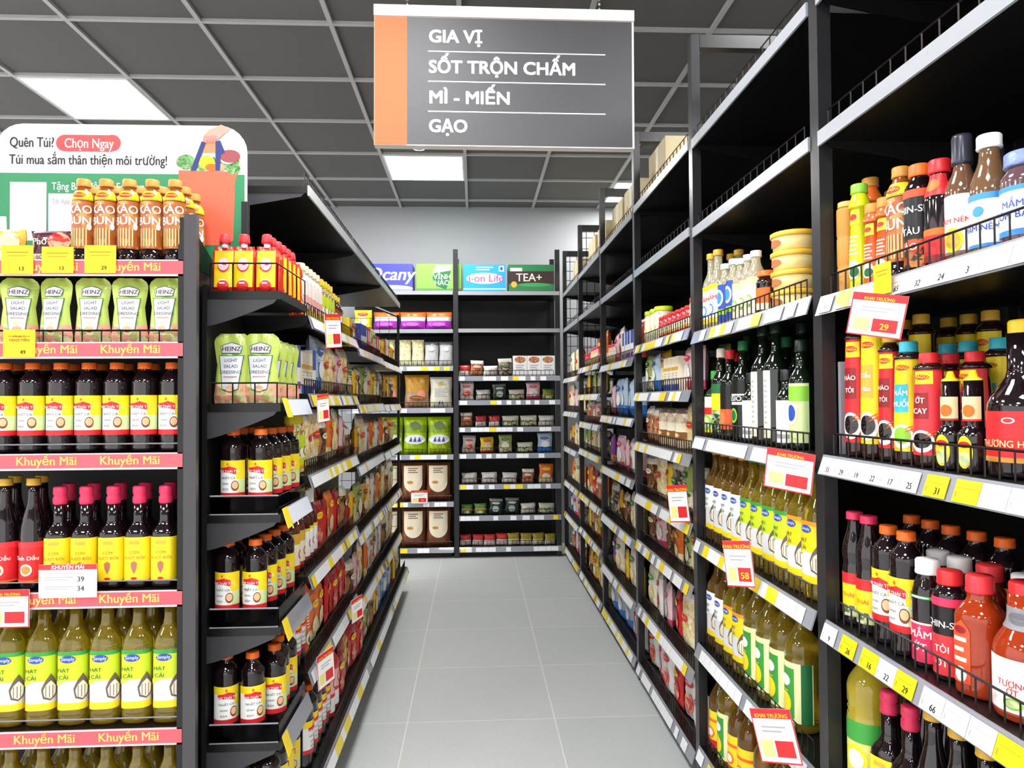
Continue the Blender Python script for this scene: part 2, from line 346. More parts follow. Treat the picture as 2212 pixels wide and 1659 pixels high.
def L_oil(top, mid, word='HẠT', word2='CẢI'):
    def f(l, S, z0, z1, w):
        h = z1-z0; l.rect(S, -w, w, z0, z1, LIGHTG); l.rect(S, -w, w, z0+h*.5, z1, mid, .001); l.rect(S, -w, w, z0+h*.93, z1, top, .0013); l.poly(S, [(-w, z0+h*.5), (-w*.2, z0+h*.5), (-w, z0+h*.36)], mid, .0024)
        l.rect(S, -w, w, z0, z0+h*.12, YEL, .001)
        l.ell(S, -w*.08, z0+h*.87, w*.4, h*.065, BLUE, .0018); l.text(S, 'Simply', -w*.08, z0+h*.85, w*.26, WHITE, .0024, .0)
        l.text(S, word, -w*.3, z0+h*.65, w*.3, DGREEN, .0022, .02); l.text(S, word2, -w*.3, z0+h*.53, w*.3, DGREEN, .0022, .02)
        l.poly(S, [(w*.62, z0+h*.62), (w*.38, z0+h*.5), (w*.2, z0+h*.36), (w*.3, z0+h*.2), (w*.6, z0+h*.16), (w*.9, z0+h*.22), (w*.98, z0+h*.4), (w*.8, z0+h*.52)], mt('#6a5a48', .5), .0022)
        l.poly(S, [(w*.62, z0+h*.5), (w*.42, z0+h*.44), (w*.3, z0+h*.34), (w*.36, z0+h*.23), (w*.6, z0+h*.19), (w*.84, z0+h*.25), (w*.88, z0+h*.38)], CREAM, .0027)
        for k in range(3): l.rect(S, w*(.4+k*.14), w*(.43+k*.14), z0+h*.22, z0+h*.42, BROWN, .0031)
    return f
OILB = liquid('#e6c83c', .85); OILD = liquid('#cc9a3c', .85)
WO = [(.1, 1), (.13, .97), (.16, 1)]
for key, dn, a, b2 in (('oil', 'green-capped oil bottle, green label', GREEN, LIME), ('oilw', 'oil bottle with white label', WHITE, WHITE), ('oilo', 'oil bottle with orange label', mt('#f09a28', .4), YEL)):
    bottle(key, 'cooking_oil_bottle', dn, 'bottle', .305, .0345, OILB if key != 'oilw' else OILD, DGREEN if key != 'oilw' else TAN, .02, .0155, L_oil(a, b2), (.13, .6), p=3.6, sh=.63, nk=.84, waist=WO, arc=1.25)
def L_big(l, S, z0, z1, w):
    h = z1-z0; l.rect(S, -w, w, z0, z1, mt('#eef0b0', .4)); l.rect(S, -w*.55, w*.3, z0+h*.06, z1-h*.1, GREEN, .001); l.rect(S, w*.55, w*.95, z0, z1, DGREEN, .001)
    l.ell(S, -w*.12, z0+h*.3, w*.3, h*.18, YEL, .0018); l.ell(S, -w*.12, z0+h*.68, w*.26, h*.1, WHITE, .0018); l.bars(S, -w*.3, w*.06, z0+h*.5, 1, h*.04, YEL, .0022)
bottle('oilbig', 'cooking_oil_bottle', 'big oil bottle with green and cream label', 'bottle', .31, .044, OILB, BLUE, .02, .018, L_big, (.08, .55), sh=.66, nk=.86, waist=[(.57, 1), (.585, .93), (.6, 1)])
bottle('oily', 'cooking_oil_bottle', 'amber oil bottle with yellow label', 'bottle', .28, .04, OILD, YEL, .022, .018, L_pat(YEL, [(.0, .2, RED), (.7, .78, ORANGE)], (.4, .3, ORANGE, CREAM)), (.08, .5), sh=.6, nk=.84, waist=WO)
bottle('oilslim', 'cooking_oil_bottle', 'clear yellow oil bottle with ringed shoulder', 'bottle', .33, .042, liquid('#d8c23a', .5), YEL, .02, .018, L_pat(mt('#d8d66a', .4), [(.7, 1, GREEN)], (.45, .4, YEL, CREAM)), (.08, .5), sh=.7, nk=.88, waist=[(.52, 1), (.54, .94), (.56, 1), (.58, .94), (.6, 1)])
CLEAR = liquid('#e8e0c0', .6)
bottle('vin', 'vinegar_bottle', 'tall clear vinegar bottle, red-printed label', 'bottle', .262, .03, CLEAR, GOLD, .02, .0165, L_pat(WHITE, [(.88, 1, YEL), (0, .13, YEL)], (.35, .3, LBLUE, CREAM), [('GIẤM', .6)], RED, .45), (.08, .56), sh=.58, nk=.78)
bottle('vinb', 'vinegar_bottle', 'short clear vinegar bottle, blue label', 'bottle', .2, .026, CLEAR, WHITE, .018, .0165, L_pat(BLUE, [(.2, .35, GRASS)], (.65, .45, WHITE, LBLUE)), (.06, .66), sh=.68, nk=.84)
bottle('vinc', 'vinegar_bottle', 'clear rice vinegar bottle, pale label', 'bottle', .19, .026, CLEAR, WHITE, .018, .0155, L_pat(CREAM, [(.8, 1, PALEG)], (.35, .35, GRASS, CREAM)), (.06, .6), sh=.64, nk=.84)
bottle('darkred', 'sauce_jar', 'small dark sauce jar with red lid', 'jar', .125, .03, DGLASS, RED, .018, .026, L_pat(CREAM, [(0, .2, RED), (.85, 1, RED)], (.5, .3, TAN, CREAM)), (.1, .6), sh=.74, nk=.86)
bottle('orjar', 'sauce_jar', 'small orange sauce jar', 'jar', .12, .028, DGLASS, ORANGE, .016, .024, L_pat(ORANGE, [(0, .3, CREAM)], None), (.1, .6), sh=.74, nk=.86)
def wine(key, desc, cap, lab, H=.3, R=.032, gl='#10190f'):
    bottle(key, 'glass_sauce_bottle', desc, 'bottle', H, R, mt(gl, .06, 0, .6), cap, .03, .0155, lab, (.06, .6), sh=.62, nk=.78, waist=[(.3, 1)])
wine('ol1', 'green glass bottle with green and white label', GREEN, L_pat(CREAM, [(.5, .7, RED), (0, .1, YEL)], (.28, .45, GRASS, PALEG)), .22, .036, '#203818')
wine('ol2', 'dark bottle with cream neck and yellow label', CREAM, L_pat(YEL, [(0, .45, food('#203a20', '#4a6a3a', '#b8c890', 80)), (.8, 1, DGREEN)]), .29)
wine('ol3', 'black bottle with red cap and orange label', RED, L_pat(mt('#1a1a1a', .3), [(.08, .5, mt('#e05a30', .4))], (.3, .4, ORANGE, mt('#f08050', .4))), .28)
wine('ol4', 'black bottle with green and white print', DGREEN, L_pat(mt('#141a16', .3), [(.55, .6, WHITE), (.72, .75, WHITE)], (.35, .28, GRASS, DGREEN), [('ASSIO', .62)], WHITE, .42), .3, .034)
wine('ol5', 'tall black bottle with narrow cream label', mt('#15281a', .3), L_pat(CREAM, [(0, .1, DGREEN)]), .33, .034)
K['ol5']['spec'][2] = ('label', (lambda l: (l.rect(cyl(.034), -.016, .016, .02, .2, CREAM), l.bars(cyl(.034), -.006, .006, .17, 9, .014, GREYI, .0012), l.mesh('label'))[-1])(M()), [])
wine('ol6', 'small dark bottle with white label', mt('#1a1a1a', .3), L_pat(WHITE, [(.1, .2, GREYI)], None), .2, .027)
wine('ol7', 'dark bottle with oval green-topped label', mt('#15281a', .3), L_pat(PALEG, [(.7, .95, GRASS)], (.5, .4, CREAM, BLUE)), .27, .03)
bottle('nem1', 'fish_sauce_bottle', 'brown fish paste bottle with dark shrink cap', 'bottle', .212, .028, mt('#6a4a36', .1, 0, .6), mt('#3a3c48', .25, .3), .05, .0165, L_pat(WHITE, [(0, .05, mt('#8a6a58', .5))], (.24, .42, YEL, GOLD), [('MẮM NÊM', .52)], RED, .29), (.06, .52), sh=.56, nk=.76)
bottle('nem2', 'fish_sauce_bottle', 'brown fish paste bottle with white cap', 'bottle', .19, .031, mt('#6e5138', .1, 0, .6), WHITE, .022, .019, L_pat(WHITE, [(.88, 1, LBLUE), (0, .06, LBLUE)], (.66, .28, LIGHTG, LBLUE), [('MẮM NÊM', .3)], BLUE, .29), (.06, .5), sh=.54, nk=.84)
bottle('nem3', 'shrimp_paste_jar', 'shrimp paste jar with blue patterned lid', 'jar', .14, .036, mt('#5e4248', .15, 0, .6), mt('#7a8cc0', .4, 0, 0, 0, .8, 90), .022, .03, L_pat(WHITE, [(.9, 1, LBLUE), (0, .12, LBLUE)], None, [('MẮM', .56), ('TÔM BẮC', .34)], BLUE, .27), (.1, .62), sh=.7, nk=.86)
bottle('chin1', 'sauce_bottle', 'black sauce bottle with orange cap and band', 'bottle', .2, .028, DGLASS, ORANGE, .022, .019, L_pat(mt('#161214', .3), [(.9, 1, mt('#e0502a', .4)), (0, .36, food('#c84a20', '#e8a050', '#3a2a1a', 70))], None, [('CHIN-SU', .7), ('TÀU', .42), ('ÁO', .22)], WHITE, .42), (.06, .76), sh=.76, nk=.9, waist=[(.46, 1), (.5, .88), (.54, .97)])
bottle('chin2', 'sauce_bottle', 'black sauce bottle with glossy red cap', 'bottle', .19, .027, DGLASS, RED, .024, .019, L_pat(RED, [(.0, .2, DRED), (.8, 1, ORANGE)]), (.06, .36), sh=.64, nk=.86, neckdraw=NL(RED, ORANGE, .66, .86, None))
bottle('chin3', 'sauce_bottle', 'black sauce bottle with white cap', 'bottle', .188, .029, DGLASS, WHITE, .026, .0215, L_pat(PINK, [(.95, 1, CREAM)], None, [('MẮM', .62), ('ỚT', .3)], WHITE, .42), (.05, .42), sh=.68, nk=.88, neckdraw=NL(GREEN, WHITE, .64, .67, None))
bottle('chin4', 'sauce_bottle', 'red-capped black sauce bottle, pink band', 'bottle', .182, .029, DGLASS, RED, .024, .0215, L_pat(REDH, [(.9, 1, PINK), (.52, .89, mt('#161214', .3))], None, [('CHIN-SU', .62), ('TỎI', .3), ('ỚT', .12)], WHITE, .36), (.05, .76), sh=.78, nk=.88)
def L_mag(base, c2, word, bowlc):
    def f(l, S, z0, z1, w):
        h = z1-z0; l.rect(S, -w, w, z0, z1, base); l.rect(S, -w*.35, w*.5, z0+h*.82, z1-h*.03, YEL, .0011); l.ell(S, 0, z0+h*.9, w*.36, h*.03, RED, .0018)
        l.text(S, 'MAGGI', 0, z0+h*.885, w*.2, YEL, .0024, .01)
        l.rect(S, -w*.42, w*.3, z0+h*.42, z0+h*.72, c2, .0012)
        for k, t in enumerate(word): l.text(S, t, -w*.05, z0+h*(.6-k*.12), w*.3, WHITE, .0026, .03)
        l.ell(S, 0, z0+h*.16, w*.5, h*.13, WHITE, .0016); l.ell(S, 0, z0+h*.17, w*.38, h*.09, bowlc, .0021)
        for k in (0, 1): l.poly(S, [(w*.1, z0+h*(.2+k*.03)), (w*.9, z0+h*(.28+k*.03)), (w*.9, z0+h*(.29+k*.03)), (w*.1, z0+h*(.212+k*.03))], ORANGE, .0045)
    return f
for key, ds, base, c2, word, cap, H in (('magr', 'tall red-sleeved sauce bottle', RED, DRED, ['HÀO', 'TỎI'], GOLD, .285), ('magy', 'tall yellow-sleeved sauce bottle', YEL, GOLD, ['Dầu', 'Hào'], GOLD, .29),
        ('magc', 'yellow sauce bottle with turquoise cap', YEL, CYAN, ['NẤM', 'MUỐI'], CYAN, .225), ('magp', 'red-sleeved red-capped sauce bottle', REDH, DRED, ['ỚT', 'CAY'], RED, .2)):
    bottle(key, 'sauce_bottle', ds, 'bottle', H, .028, mt('#2a1410', .1, 0, .5), cap, .02, .017, L_mag(base, c2, word, GRASS if key == 'magc' else DGLASS), (.1, .86), sh=.87, nk=.93, waist=[(.3, 1), (.6, .93), (.86, .86)])
    l = M()
    def rfm(v, R=.028, H=H): t = v/H; return R*(1 if t < .3 else 1-.07*(t-.3)/.3 if t < .6 else .93-.07*(t-.6)/.26)
    L_mag(base, c2, word, GRASS if key == 'magc' else DGLASS)(l, cyl(.028, 2, rfm), .1*H, .86*H, .028*1.6); K[key]['spec'][2] = ('label', l.mesh('label'), [])
for key, ds, H, R, base, cap in (('chilb', 'tall orange chilli sauce bottle', .25, .027, mt('#ec6a26', .25, 0, .4), TAN), ('chils', 'small orange chilli sauce bottle', .17, .021, mt('#e8642a', .25, 0, .4), TAN),
        ('lemon', 'yellow-green sauce bottle with green cap', .225, .023, mt('#d8e020', .2, 0, .4), GRASS)):
    bottle(key, 'sauce_bottle', ds, 'bottle', H, R, base, cap, .02, .018, L_pat(base, [(.72, .95, YEL), (0, .1, RED)], (.84, .35, RED, YEL), None), (.03, .78), sh=.8, nk=.93, waist=[(.3, 1), (.78, .74)])
    l = M(); rfc = (lambda R, H: (lambda v: R*(1 if v/H < .3 else 1-.26*(v/H-.3)/.48)))(R, H); S = cyl(R, 2, rfc)
    l.rect(S, -R*.9, R*.7, H*.62, H*.76, YEL, .001); l.ell(S, -R*.1, H*.69, R*.5, H*.03, RED, .0016); l.ell(S, 0, H*.2, R*.7, H*.09, CREAM, .0012); l.ell(S, R*.1, H*.18, R*.5, H*.05, DGREEN, .0017)
    l.bars(S, -R*.5, R*.5, H*.5, 5, H*.04, WHITE, .0014); K[key]['spec'][2] = ('label', l.mesh('label'), [])
bottle('tanpipe', 'sauce_bottle', 'plain tan ribbed bottle', 'bottle', .2, .022, TAN, mt('#e0b060', .5), .012, .019, None, None, sh=.92, nk=.94, waist=[(.28, 1), (.3, .93), (.32, 1), (.6, 1), (.62, .93), (.64, 1)])
def N_small(l, H, R, prof):
    S = cyl(.0165); l.rect(S, -.02, .02, H*.5, H*.74, mt('#f0d0a0', .4), .012*0+.0008); l.rect(S, -.02, .02, H*.5, H*.52, RED, .0012); l.ell(S, 0, H*.6, .01, .01, ORANGE, .0014)
def L_oval(l, S, z0, z1, w):
    z = (z0+z1)/2; q = (z1-z0)/2; l.ell(S, -.003, z, .014, q, YEL, .001); l.ell(S, -.003, z+q*.45, .01, q*.2, RED, .0016); l.ell(S, -.003, z-q*.4, .01, q*.45, PALEG, .0018)
bottle('small', 'sauce_bottle', 'dark flask-shaped sauce bottle, yellow spout', 'bottle', .165, .026, DGLASS, YEL, .028, .0145, L_oval, (.04, .36), sh=.36, nk=.46, nr=.016, style=1, neckdraw=N_small)
bottle('jug', 'sauce_jug', 'large black sauce jug with yellow cap', 'jug', .238, .056, DGLASS, mt('#f0c828', .4), .034, .024, L_pat(RED, [(.0, .1, TAN)], (.82, .12, WHITE, RED), [('THƯỢNG HẠNG', .3)], mt('#f4d090', .4), .17), (.1, .42), sh=.46, nk=.68, nr=.026)
REDL = liquid('#b03a14', .3)
bottle('redb', 'chilli_sauce_bottle', 'red chilli sauce bottle with red cap', 'bottle', .19, .036, REDL, REDH, .028, .022, L_pat(RED, [(.0, .3, ORANGE), (.45, .7, CREAM)], (.85, .3, DRED, YEL)), (.08, .62), sh=.66, nk=.82, p=3)
K['redb']['spec'][2] = ('label', (lambda l, S: (l.poly(S, [(-.03, .02), (.002, .02), (.002, .105), (-.012, .12), (-.03, .105)], mt('#e8502a', .4), .001), l.ell(S, -.014, .104, .01, .006, DRED, .0016), l.ell(S, -.014, .034, .01, .012, WHITE, .0016), l.bars(S, -.025, -.004, .086, 3, .016, CREAM, .0016), l.mesh('label'))[-1])(M(), cyl(.036, 3)), [])
bottle('redj', 'chilli_sauce_bottle', 'big chilli sauce bottle with white label', 'bottle', .2, .05, REDL, RED, .028, .026, L_pat(WHITE, [(0, .04, mt('#a04a3a', .5))], (.2, .2, GRASS, PALEG), [('TƯƠNG', .5), ('ỚT', .36)], RED, .17), (.06, .46), sh=.5, nk=.74, nr=.028, neckdraw=NL(mt('#8a8a90', .3), mt('#6a6a70', .3), .66, .82, None))
bottle('mayw', 'mayonnaise_bottle', 'white mayonnaise bottle with pale cap', 'bottle', .19, .03, mt('#f2ece4', .25), CREAM, .026, .021, L_pat(mt('#f4e8e0', .4), [(.4, .6, mt('#e8a8a0', .5)), (0, .2, YEL)], (.25, .3, RED, CREAM)), (.1, .66), sh=.72, nk=.84)
bottle('mayy', 'mayonnaise_bottle', 'yellow-capped salad dressing bottle', 'bottle', .185, .029, food('#e8e0a0', '#c8b860', '#9a7a3a', 90), YEL, .026, .021, L_pat(LIME, [(.3, .6, CREAM), (0, .15, YEL)], (.5, .3, GREEN, CREAM)), (.1, .66), sh=.72, nk=.84)
bottle('browny', 'sauce_bottle', 'yellow-capped brown sauce bottle', 'bottle', .165, .028, mt('#5a2a1a', .12, 0, .5), YEL, .022, .019, L_pat(mt('#8a4a30', .4), [(.5, .8, CREAM)], (.4, .3, RED, CREAM)), (.1, .62), sh=.7, nk=.86)
bottle('whitecap', 'sauce_bottle', 'tall dark red bottle with white cap', 'bottle', .24, .028, mt('#4a1016', .1, 0, .5), WHITE, .05, .016, L_pat(WHITE, [(0, .1, RED), (.9, 1, YEL)], (.5, .25, RED, WHITE)), (.08, .5), sh=.6, nk=.76)
bottle('flame', 'sauce_bottle', 'brown sauce bottle with flame-printed yellow neck', 'bottle', .21, .031, mt('#5a2a1a', .12, 0, .5), mt('#e84a1e', .4), .03, .018, L_pat(CREAM, [(0, .1, RED), (.7, 1, GOLD)], (.4, .25, RED, CREAM)), (.08, .6), sh=.64, nk=.8, style=1)
bottle('ketch', 'chilli_sauce_bottle', 'red chilli sauce bottle with ribbed yellow cap', 'bottle', .25, .036, mt('#c8262c', .2, 0, .4), YEL, .034, .024, L_pat(mt('#e8b8b0', .4), [(0, .4, WHITE), (.4, .5, RED)], (.75, .3, RED, WHITE)), (.08, .6), sh=.68, nk=.84)
def jar(key, desc, H, R, lidc, contents, lab=None, lid=None):
    b = M(); b.lathe([(R*.9, 0), (R, .006), (R, H*.8), (R*.9, H*.86), (R*.88, H*.9)], contents, 22)
    c = M(); c.lathe([(R*.95, H*.86), (R*.98, H*.88), (R*.98, H*.98), (R*.9, H)], lidc, 22)
    sp = [('body', b.mesh('body'), []), ('lid', c.mesh('lid'), [])]
    if lab:
        l = M(); lab(l, cyl(R), H*.2, H*.62, R*1.4); sp.append(('label', l.mesh('label'), []))
    kind(key, 'food_jar', desc, 'jar', R*2.02, R*2.02, H, sp)
jar('limejar', 'clear snack jar with lime green lid', .155, .042, LIME, food('#e8dcc0', '#c8a888', '#f4ecd8', 90), L_pat(CREAM, [(0, .2, PALEG)], (.5, .3, YEL, CREAM)))
jar('nutjar', 'large clear nut jar with dark lid', .16, .064, mt('#6a5a52', .2, 0, .6), food('#d8c0a0', '#b89878', '#e8d8c0', 70), L_pat(mt('#8a5a30', .4), [(.5, 1, CREAM)], (.3, .3, GOLD, CREAM)))
jar('redjar', 'small red sauce jar with red lid', .1, .03, RED, mt('#b8242c', .15, 0, .5), L_pat(CREAM, [(0, .25, GOLD), (.8, 1, RED)], (.5, .25, RED, GOLD)))
jar('spicejar', 'small pink-lidded spice jar', .12, .028, PINK, food('#f0d8b8', '#d89858', '#e8b8a8', 110), L_pat(CREAM, [(0, .3, YEL)], (.6, .3, RED, CREAM)))
# tub
b = M(); b.lathe([(.046, 0), (.052, .004), (.056, .036)], mt('#f0d890', .4), 24); b.ell(cyl(.0545), 0, .02, .03, .01, mt('#b86a3a', .5), .002)
c = M(); c.lathe([(.058, .036), (.06, .038), (.06, .047), (.055, .05)], mt('#f4c040', .4), 24)
kind('tub', 'spread_tub', 'yellow-lidded round spread tub', 'tub', .122, .122, .05, [('body', b.mesh('body'), []), ('lid', c.mesh('lid'), [])])

# ---- soft packs
def pouch(key, name, desc, W, H, T, wf, body, bands, draw, spout=None, top=.0):
    nu, nv = 14, 18
    def wd(v): return W/2*wf(v)
    def th(u, v):
        q = min(1, abs(u)/max(1e-5, wd(v))); return T/2*max(0, 1-q**2.6)**.6*max(.03, (1-v)**.75)*min(1, .35+v*6)
    def pt(i, j, s):
        v = j/nv; u = (2*i/nu-1)*wd(v); return (u, s*th(u, v)+.002*math.sin(v*9+i), v*H)
    me = M(); cols = [body]*nv
    for a, b_, c_ in bands:
        for j in range(nv):
            if a <= (j+.5)/nv < b_: cols[j] = c_
    for s in (-1, 1):
        for j in range(nv):
            vs = [pt(i, j, s) for i in range(nu+1)]+[pt(i, j+1, s) for i in range(nu+1)]
            fs = [(i, i+1, nu+2+i, nu+1+i) if s < 0 else (i, nu+1+i, nu+2+i, i+1) for i in range(nu)]
            me.add(vs, fs, cols[j], True)
    vs = [pt(i, 0, -1) for i in range(nu+1)]+[pt(i, 0, 1) for i in range(nu, -1, -1)]; me.add(vs, [tuple(range(len(vs)))], cols[0])
    def S(u, v, h):
        q = v/H; return (u, -th(u, q)-h-.0025, v)
    sp = [('body', me.mesh('body'), [])]
    if draw: l = M(); draw(l, S, W, H); sp.append(('label', l.mesh('label'), []))
    if spout:
        c = M(); c.lathe([(.009, H-.004), (.009, H+.008)], WHITE, 12); c.lathe([(.014, H+.007), (.015, H+.012), (.013, H+.03), (.01, H+.033)], spout, 14)
        sp.append(('cap', c.mesh('cap'), []))
    kind(key, name, desc, 'pouch', W, T, H+(.033 if spout else 0), sp)
def wf_heinz(v):
    pts = [(0, .93), (.1, .98), (.3, .9), (.55, .78), (.75, .9), (.88, .97), (.95, .86), (1, .62)]
    for (a, x), (b, y) in zip(pts, pts[1:]):
        if a <= v <= b: return x+(y-x)*(v-a)/(b-a)
    return 1
HG = film('#b9cc5e')
def D_heinz(l, S, W, H):
    sil = mt('#dfe2ea', .3, .1); k = W/.105
    l.poly(S, [(-.026*k, .135*k), (-.03*k, .155*k), (-.015*k, .163*k), (0, .166*k), (.015*k, .163*k), (.03*k, .155*k), (.026*k, .135*k)], DGREEN, .001)
    l.poly(S, [(-.024*k, .137*k), (-.028*k, .154*k), (-.014*k, .161*k), (0, .164*k), (.014*k, .161*k), (.028*k, .154*k), (.024*k, .137*k)], sil, .0018)
    l.poly(S, [(-.022*k, .035*k), (0, .03*k), (.022*k, .035*k), (.025*k, .07*k), (.034*k, .13*k), (-.034*k, .13*k), (-.025*k, .07*k)], DGREEN, .0008)
    l.poly(S, [(-.02*k, .038*k), (0, .033*k), (.02*k, .038*k), (.023*k, .07*k), (.031*k, .128*k), (-.031*k, .128*k), (-.023*k, .07*k)], sil, .0016)
    l.text(S, 'HEINZ', 0, .142*k, .0175*k, mt('#4a1a2a', .5), .0026, .03)
    for t, v in (('LIGHT', .112), ('SALAD', .096), ('DRESSING', .08)): l.text(S, t, 0, v*k, .0125*k, INK, .0024)
    l.rect(S, -.018*k, .018*k, .07*k, .073*k, mt('#b08a7a', .5), .0024); l.ell(S, 0, .055*k, .006*k, .006*k, PALEG, .0024); l.ell(S, 0, .04*k, .012*k, .008*k, mt('#e8b090', .5), .0022)
pouch('heinz', 'salad_dressing_pouch', 'light green salad dressing pouch', .105, .19, .05, wf_heinz, HG, [(0, .3, food('#e8e0a8', '#8aa84a', '#e8a08a', 60))], D_heinz)
def D_chil(l, S, W, H):
    l.rect(S, -W*.38, W*.38, .012, H*.9, mt('#f6c81e', .35), .0012); l.ell(S, 0, H*.58, W*.24, H*.16, RED, .002); l.ell(S, 0, H*.6, W*.22, H*.14, mt('#e8c8d0', .4), .0028)
    l.rect(S, -W*.03, W*.12, H*.58, H*.6, RED, .0034); l.ell(S, 0, .016, W*.24, H*.11, RED, .0022); l.bars(S, -W*.14, W*.14, .03, 2, .009, WHITE, .003)
pouch('chili', 'chilli_sauce_pouch', 'yellow and red chilli sauce pouch', .066, .125, .034, lambda v: 1 if v < .94 else .85, film('#e0301e'), [], D_chil, spout=REDH)
BAGDESC = {}
def bag(key, desc, W, H, T, c, bands=(), win=None, logo=None, extra=None, name='food_bag'):
    nu, nv = 12, 14
    def th(u, v):
        q = abs(u)/(W/2); e = max(0, 1-q**3.2)**.6*max(0, 1-abs(2*v-1)**5)**.7; return T/2*e+.0012
    def pt(i, j, s):
        v = j/nv; k = 1-.05*math.exp(-((v-.5)/.22)**2); u = (2*i/nu-1)*W/2*k
        return (u+.0025*math.sin(7*v+3), s*th((2*i/nu-1)*W/2, v)*(1+.12*math.sin(i*1.9+j*1.3)), v*H)
    me = M(); cols = [c]*nv
    for a, b_, c_ in bands:
        for j in range(nv):
            if a <= (j+.5)/nv < b_: cols[j] = c_
    for s in (-1, 1):
        for j in range(nv):
            vs = [pt(i, j, s) for i in range(nu+1)]+[pt(i, j+1, s) for i in range(nu+1)]
            me.add(vs, [(i, i+1, nu+2+i, nu+1+i) if s < 0 else (i, nu+1+i, nu+2+i, i+1) for i in range(nu)], cols[j], True)
    def S(u, v, h): return (u, -th(u, v/H)*1.13-h-.0012, v)
    sp = [('body', me.mesh('body'), [])]; l = M()
    if win: l.ell(S, win[0]*W, win[1]*H, win[2]*W, win[3]*H, win[4], .001)
    if logo: l.ell(S, 0, logo[0]*H, W*.3, H*.07, logo[1], .0018); l.bars(S, -W*.18, W*.18, (logo[0]+.0)*H, 1, H*.04, logo[2], .0026); l.bars(S, -W*.25, W*.25, (logo[0]-.14)*H, 2, H*.045, logo[2], .002)
    if extra: extra(l, S, W, H)
    if l.v: sp.append(('label', l.mesh('label'), []))
    kind(key, name, desc, 'bag', W, T+.004, H, sp)
F_NOOD = food('#f0dca0', '#d8a850', '#f8ecc8', 70); F_DRY = food('#7a4a2a', '#c8905a', '#3a2416', 60); F_RED = food('#c82a24', '#e86a3a', '#f0b090', 60)
F_MUSH = food('#2e2a26', '#6a5a48', '#b0a088', 55); F_GREEN = food('#4a6a3a', '#a8b870', '#e8e0c0', 60); F_WHITE = food('#e8e4dc', '#c8beb0', '#f8f6f0', 90); F_BEAN = food('#b8683a', '#e8b888', '#7a2a20', 110)
bag('b_yel', 'yellow instant noodle packet', .12, .14, .035, film('#f2c81e'), [(0, .15, film('#d83a1e'))], (0, .4, .3, .2, F_NOOD), (.78, RED, WHITE))
bag('b_red', 'bright red seasoning packet', .11, .15, .03, film('#d01e26'), [(.8, 1, film('#a01420'))], (.05, .35, .3, .2, F_RED), (.72, YEL, RED))
bag('b_pink', 'pink and white snack packet', .12, .15, .04, film('#e8c0c8'), [(0, .2, film('#c83a5a'))], (0, .4, .32, .2, F_WHITE), (.75, PINK, WHITE))
bag('b_brown', 'clear packet of brown dried food', .125, .15, .045, F_DRY, [(.82, 1, film('#e0d8c8'))], None, (.6, CREAM, BROWN))
bag('b_cream', 'cream noodle packet with green logo', .13, .17, .04, film('#efe6cc'), [(.0, .3, F_NOOD)], (0, .36, .3, .16, F_NOOD), (.72, GREEN, WHITE))
bag('b_white', 'white packet with red food picture', .12, .16, .04, film('#e6e3de'), [(.85, 1, film('#b8b4b0'))], (0, .35, .3, .2, F_RED), (.74, RED, WHITE))
bag('b_mush', 'clear packet of dark dried mushrooms', .13, .16, .05, F_MUSH, [(.8, 1, film('#cfccc4'))], None, (.55, DGREEN, CREAM))
bag('b_green', 'green and cream dried vegetable packet', .12, .16, .04, film('#9aae5a'), [(0, .4, F_GREEN)], (0, .4, .3, .18, CREAM), (.76, DGREEN, WHITE))
bag('b_blue', 'pale blue and white packet', .13, .17, .045, film('#b4cbe0'), [(0, .3, film('#2f7ad0'))], (.05, .42, .28, .16, WHITE), (.74, BLUE, WHITE))
bag('b_purp', 'purple snack packet', .12, .15, .045, film('#7a3a8a'), [(0, .35, F_BEAN)], None, (.7, CREAM, PURPLE))
bag('b_bean', 'clear packet of reddish beans', .11, .13, .045, F_BEAN, [(.82, 1, film('#e8e4dc'))], None, (.6, CREAM, RED))
bag('b_or', 'orange snack packet', .12, .16, .04, film('#e8762a'), [(.0, .3, F_NOOD)], (0, .35, .3, .16, F_NOOD), (.74, YEL, RED))
bag('b_noo', 'clear packet of pale dry noodles', .13, .18, .045, F_NOOD, [(.84, 1, film('#f2ead8'))], None, (.55, RED, YEL))
bag('b_gold', 'golden noodle packet', .11, .15, .04, film('#d8a22a'), [(.0, .4, F_DRY)], (0, .42, .3, .16, F_NOOD), (.78, DRED, YEL))
bag('b_dk', 'dark purple noodle packet with beef picture', .105, .085, .03, film('#4a1430'), [(0, .3, film('#efe2cc'))], (.22, .66, .25, .28, F_RED), None, lambda l, S, W, H: (l.text(S, 'Phở', -W*.22, H*.55, .024, CREAM, .003, .02), l.text(S, 'BÒ KHO', -W*.05, H*.12, .014, INK, .003)))
bag('b_gnd', 'yellow noodle packet with noodle picture', .09, .085, .03, film('#e8a83a'), [(0, .35, film('#efe2cc'))], (.12, .62, .3, .3, F_NOOD), None)
bag('b_lay', 'flat pack of dried herbs', .14, .09, .05, F_GREEN, [(.6, 1, film('#d8d4c0'))], None, None)
bag('b_redn', 'red-topped white noodle packet', .1, .1, .04, film('#e8e4e0'), [(.5, 1, film('#c8322e')), (0, .2, F_WHITE)], None, (.4, WHITE, RED))
bag('b_cbn', 'round clear pack of rice paper', .13, .09, .06, F_WHITE, [], None, (.5, mt('#8a8078', .4), CREAM))
bag('b_dgr', 'dark green seaweed packet', .12, .14, .04, film('#24382c'), [(.85, 1, film('#8a8f88'))], (0, .35, .25, .2, mt('#b8c8b8', .4)), (.72, LIGHTG, DGREEN))
bag('b_yg', 'green packet with yellow band', .1, .09, .04, film('#5a8a3a'), [(.35, .6, film('#e8a81e'))], (0, .2, .3, .14, CREAM), None)
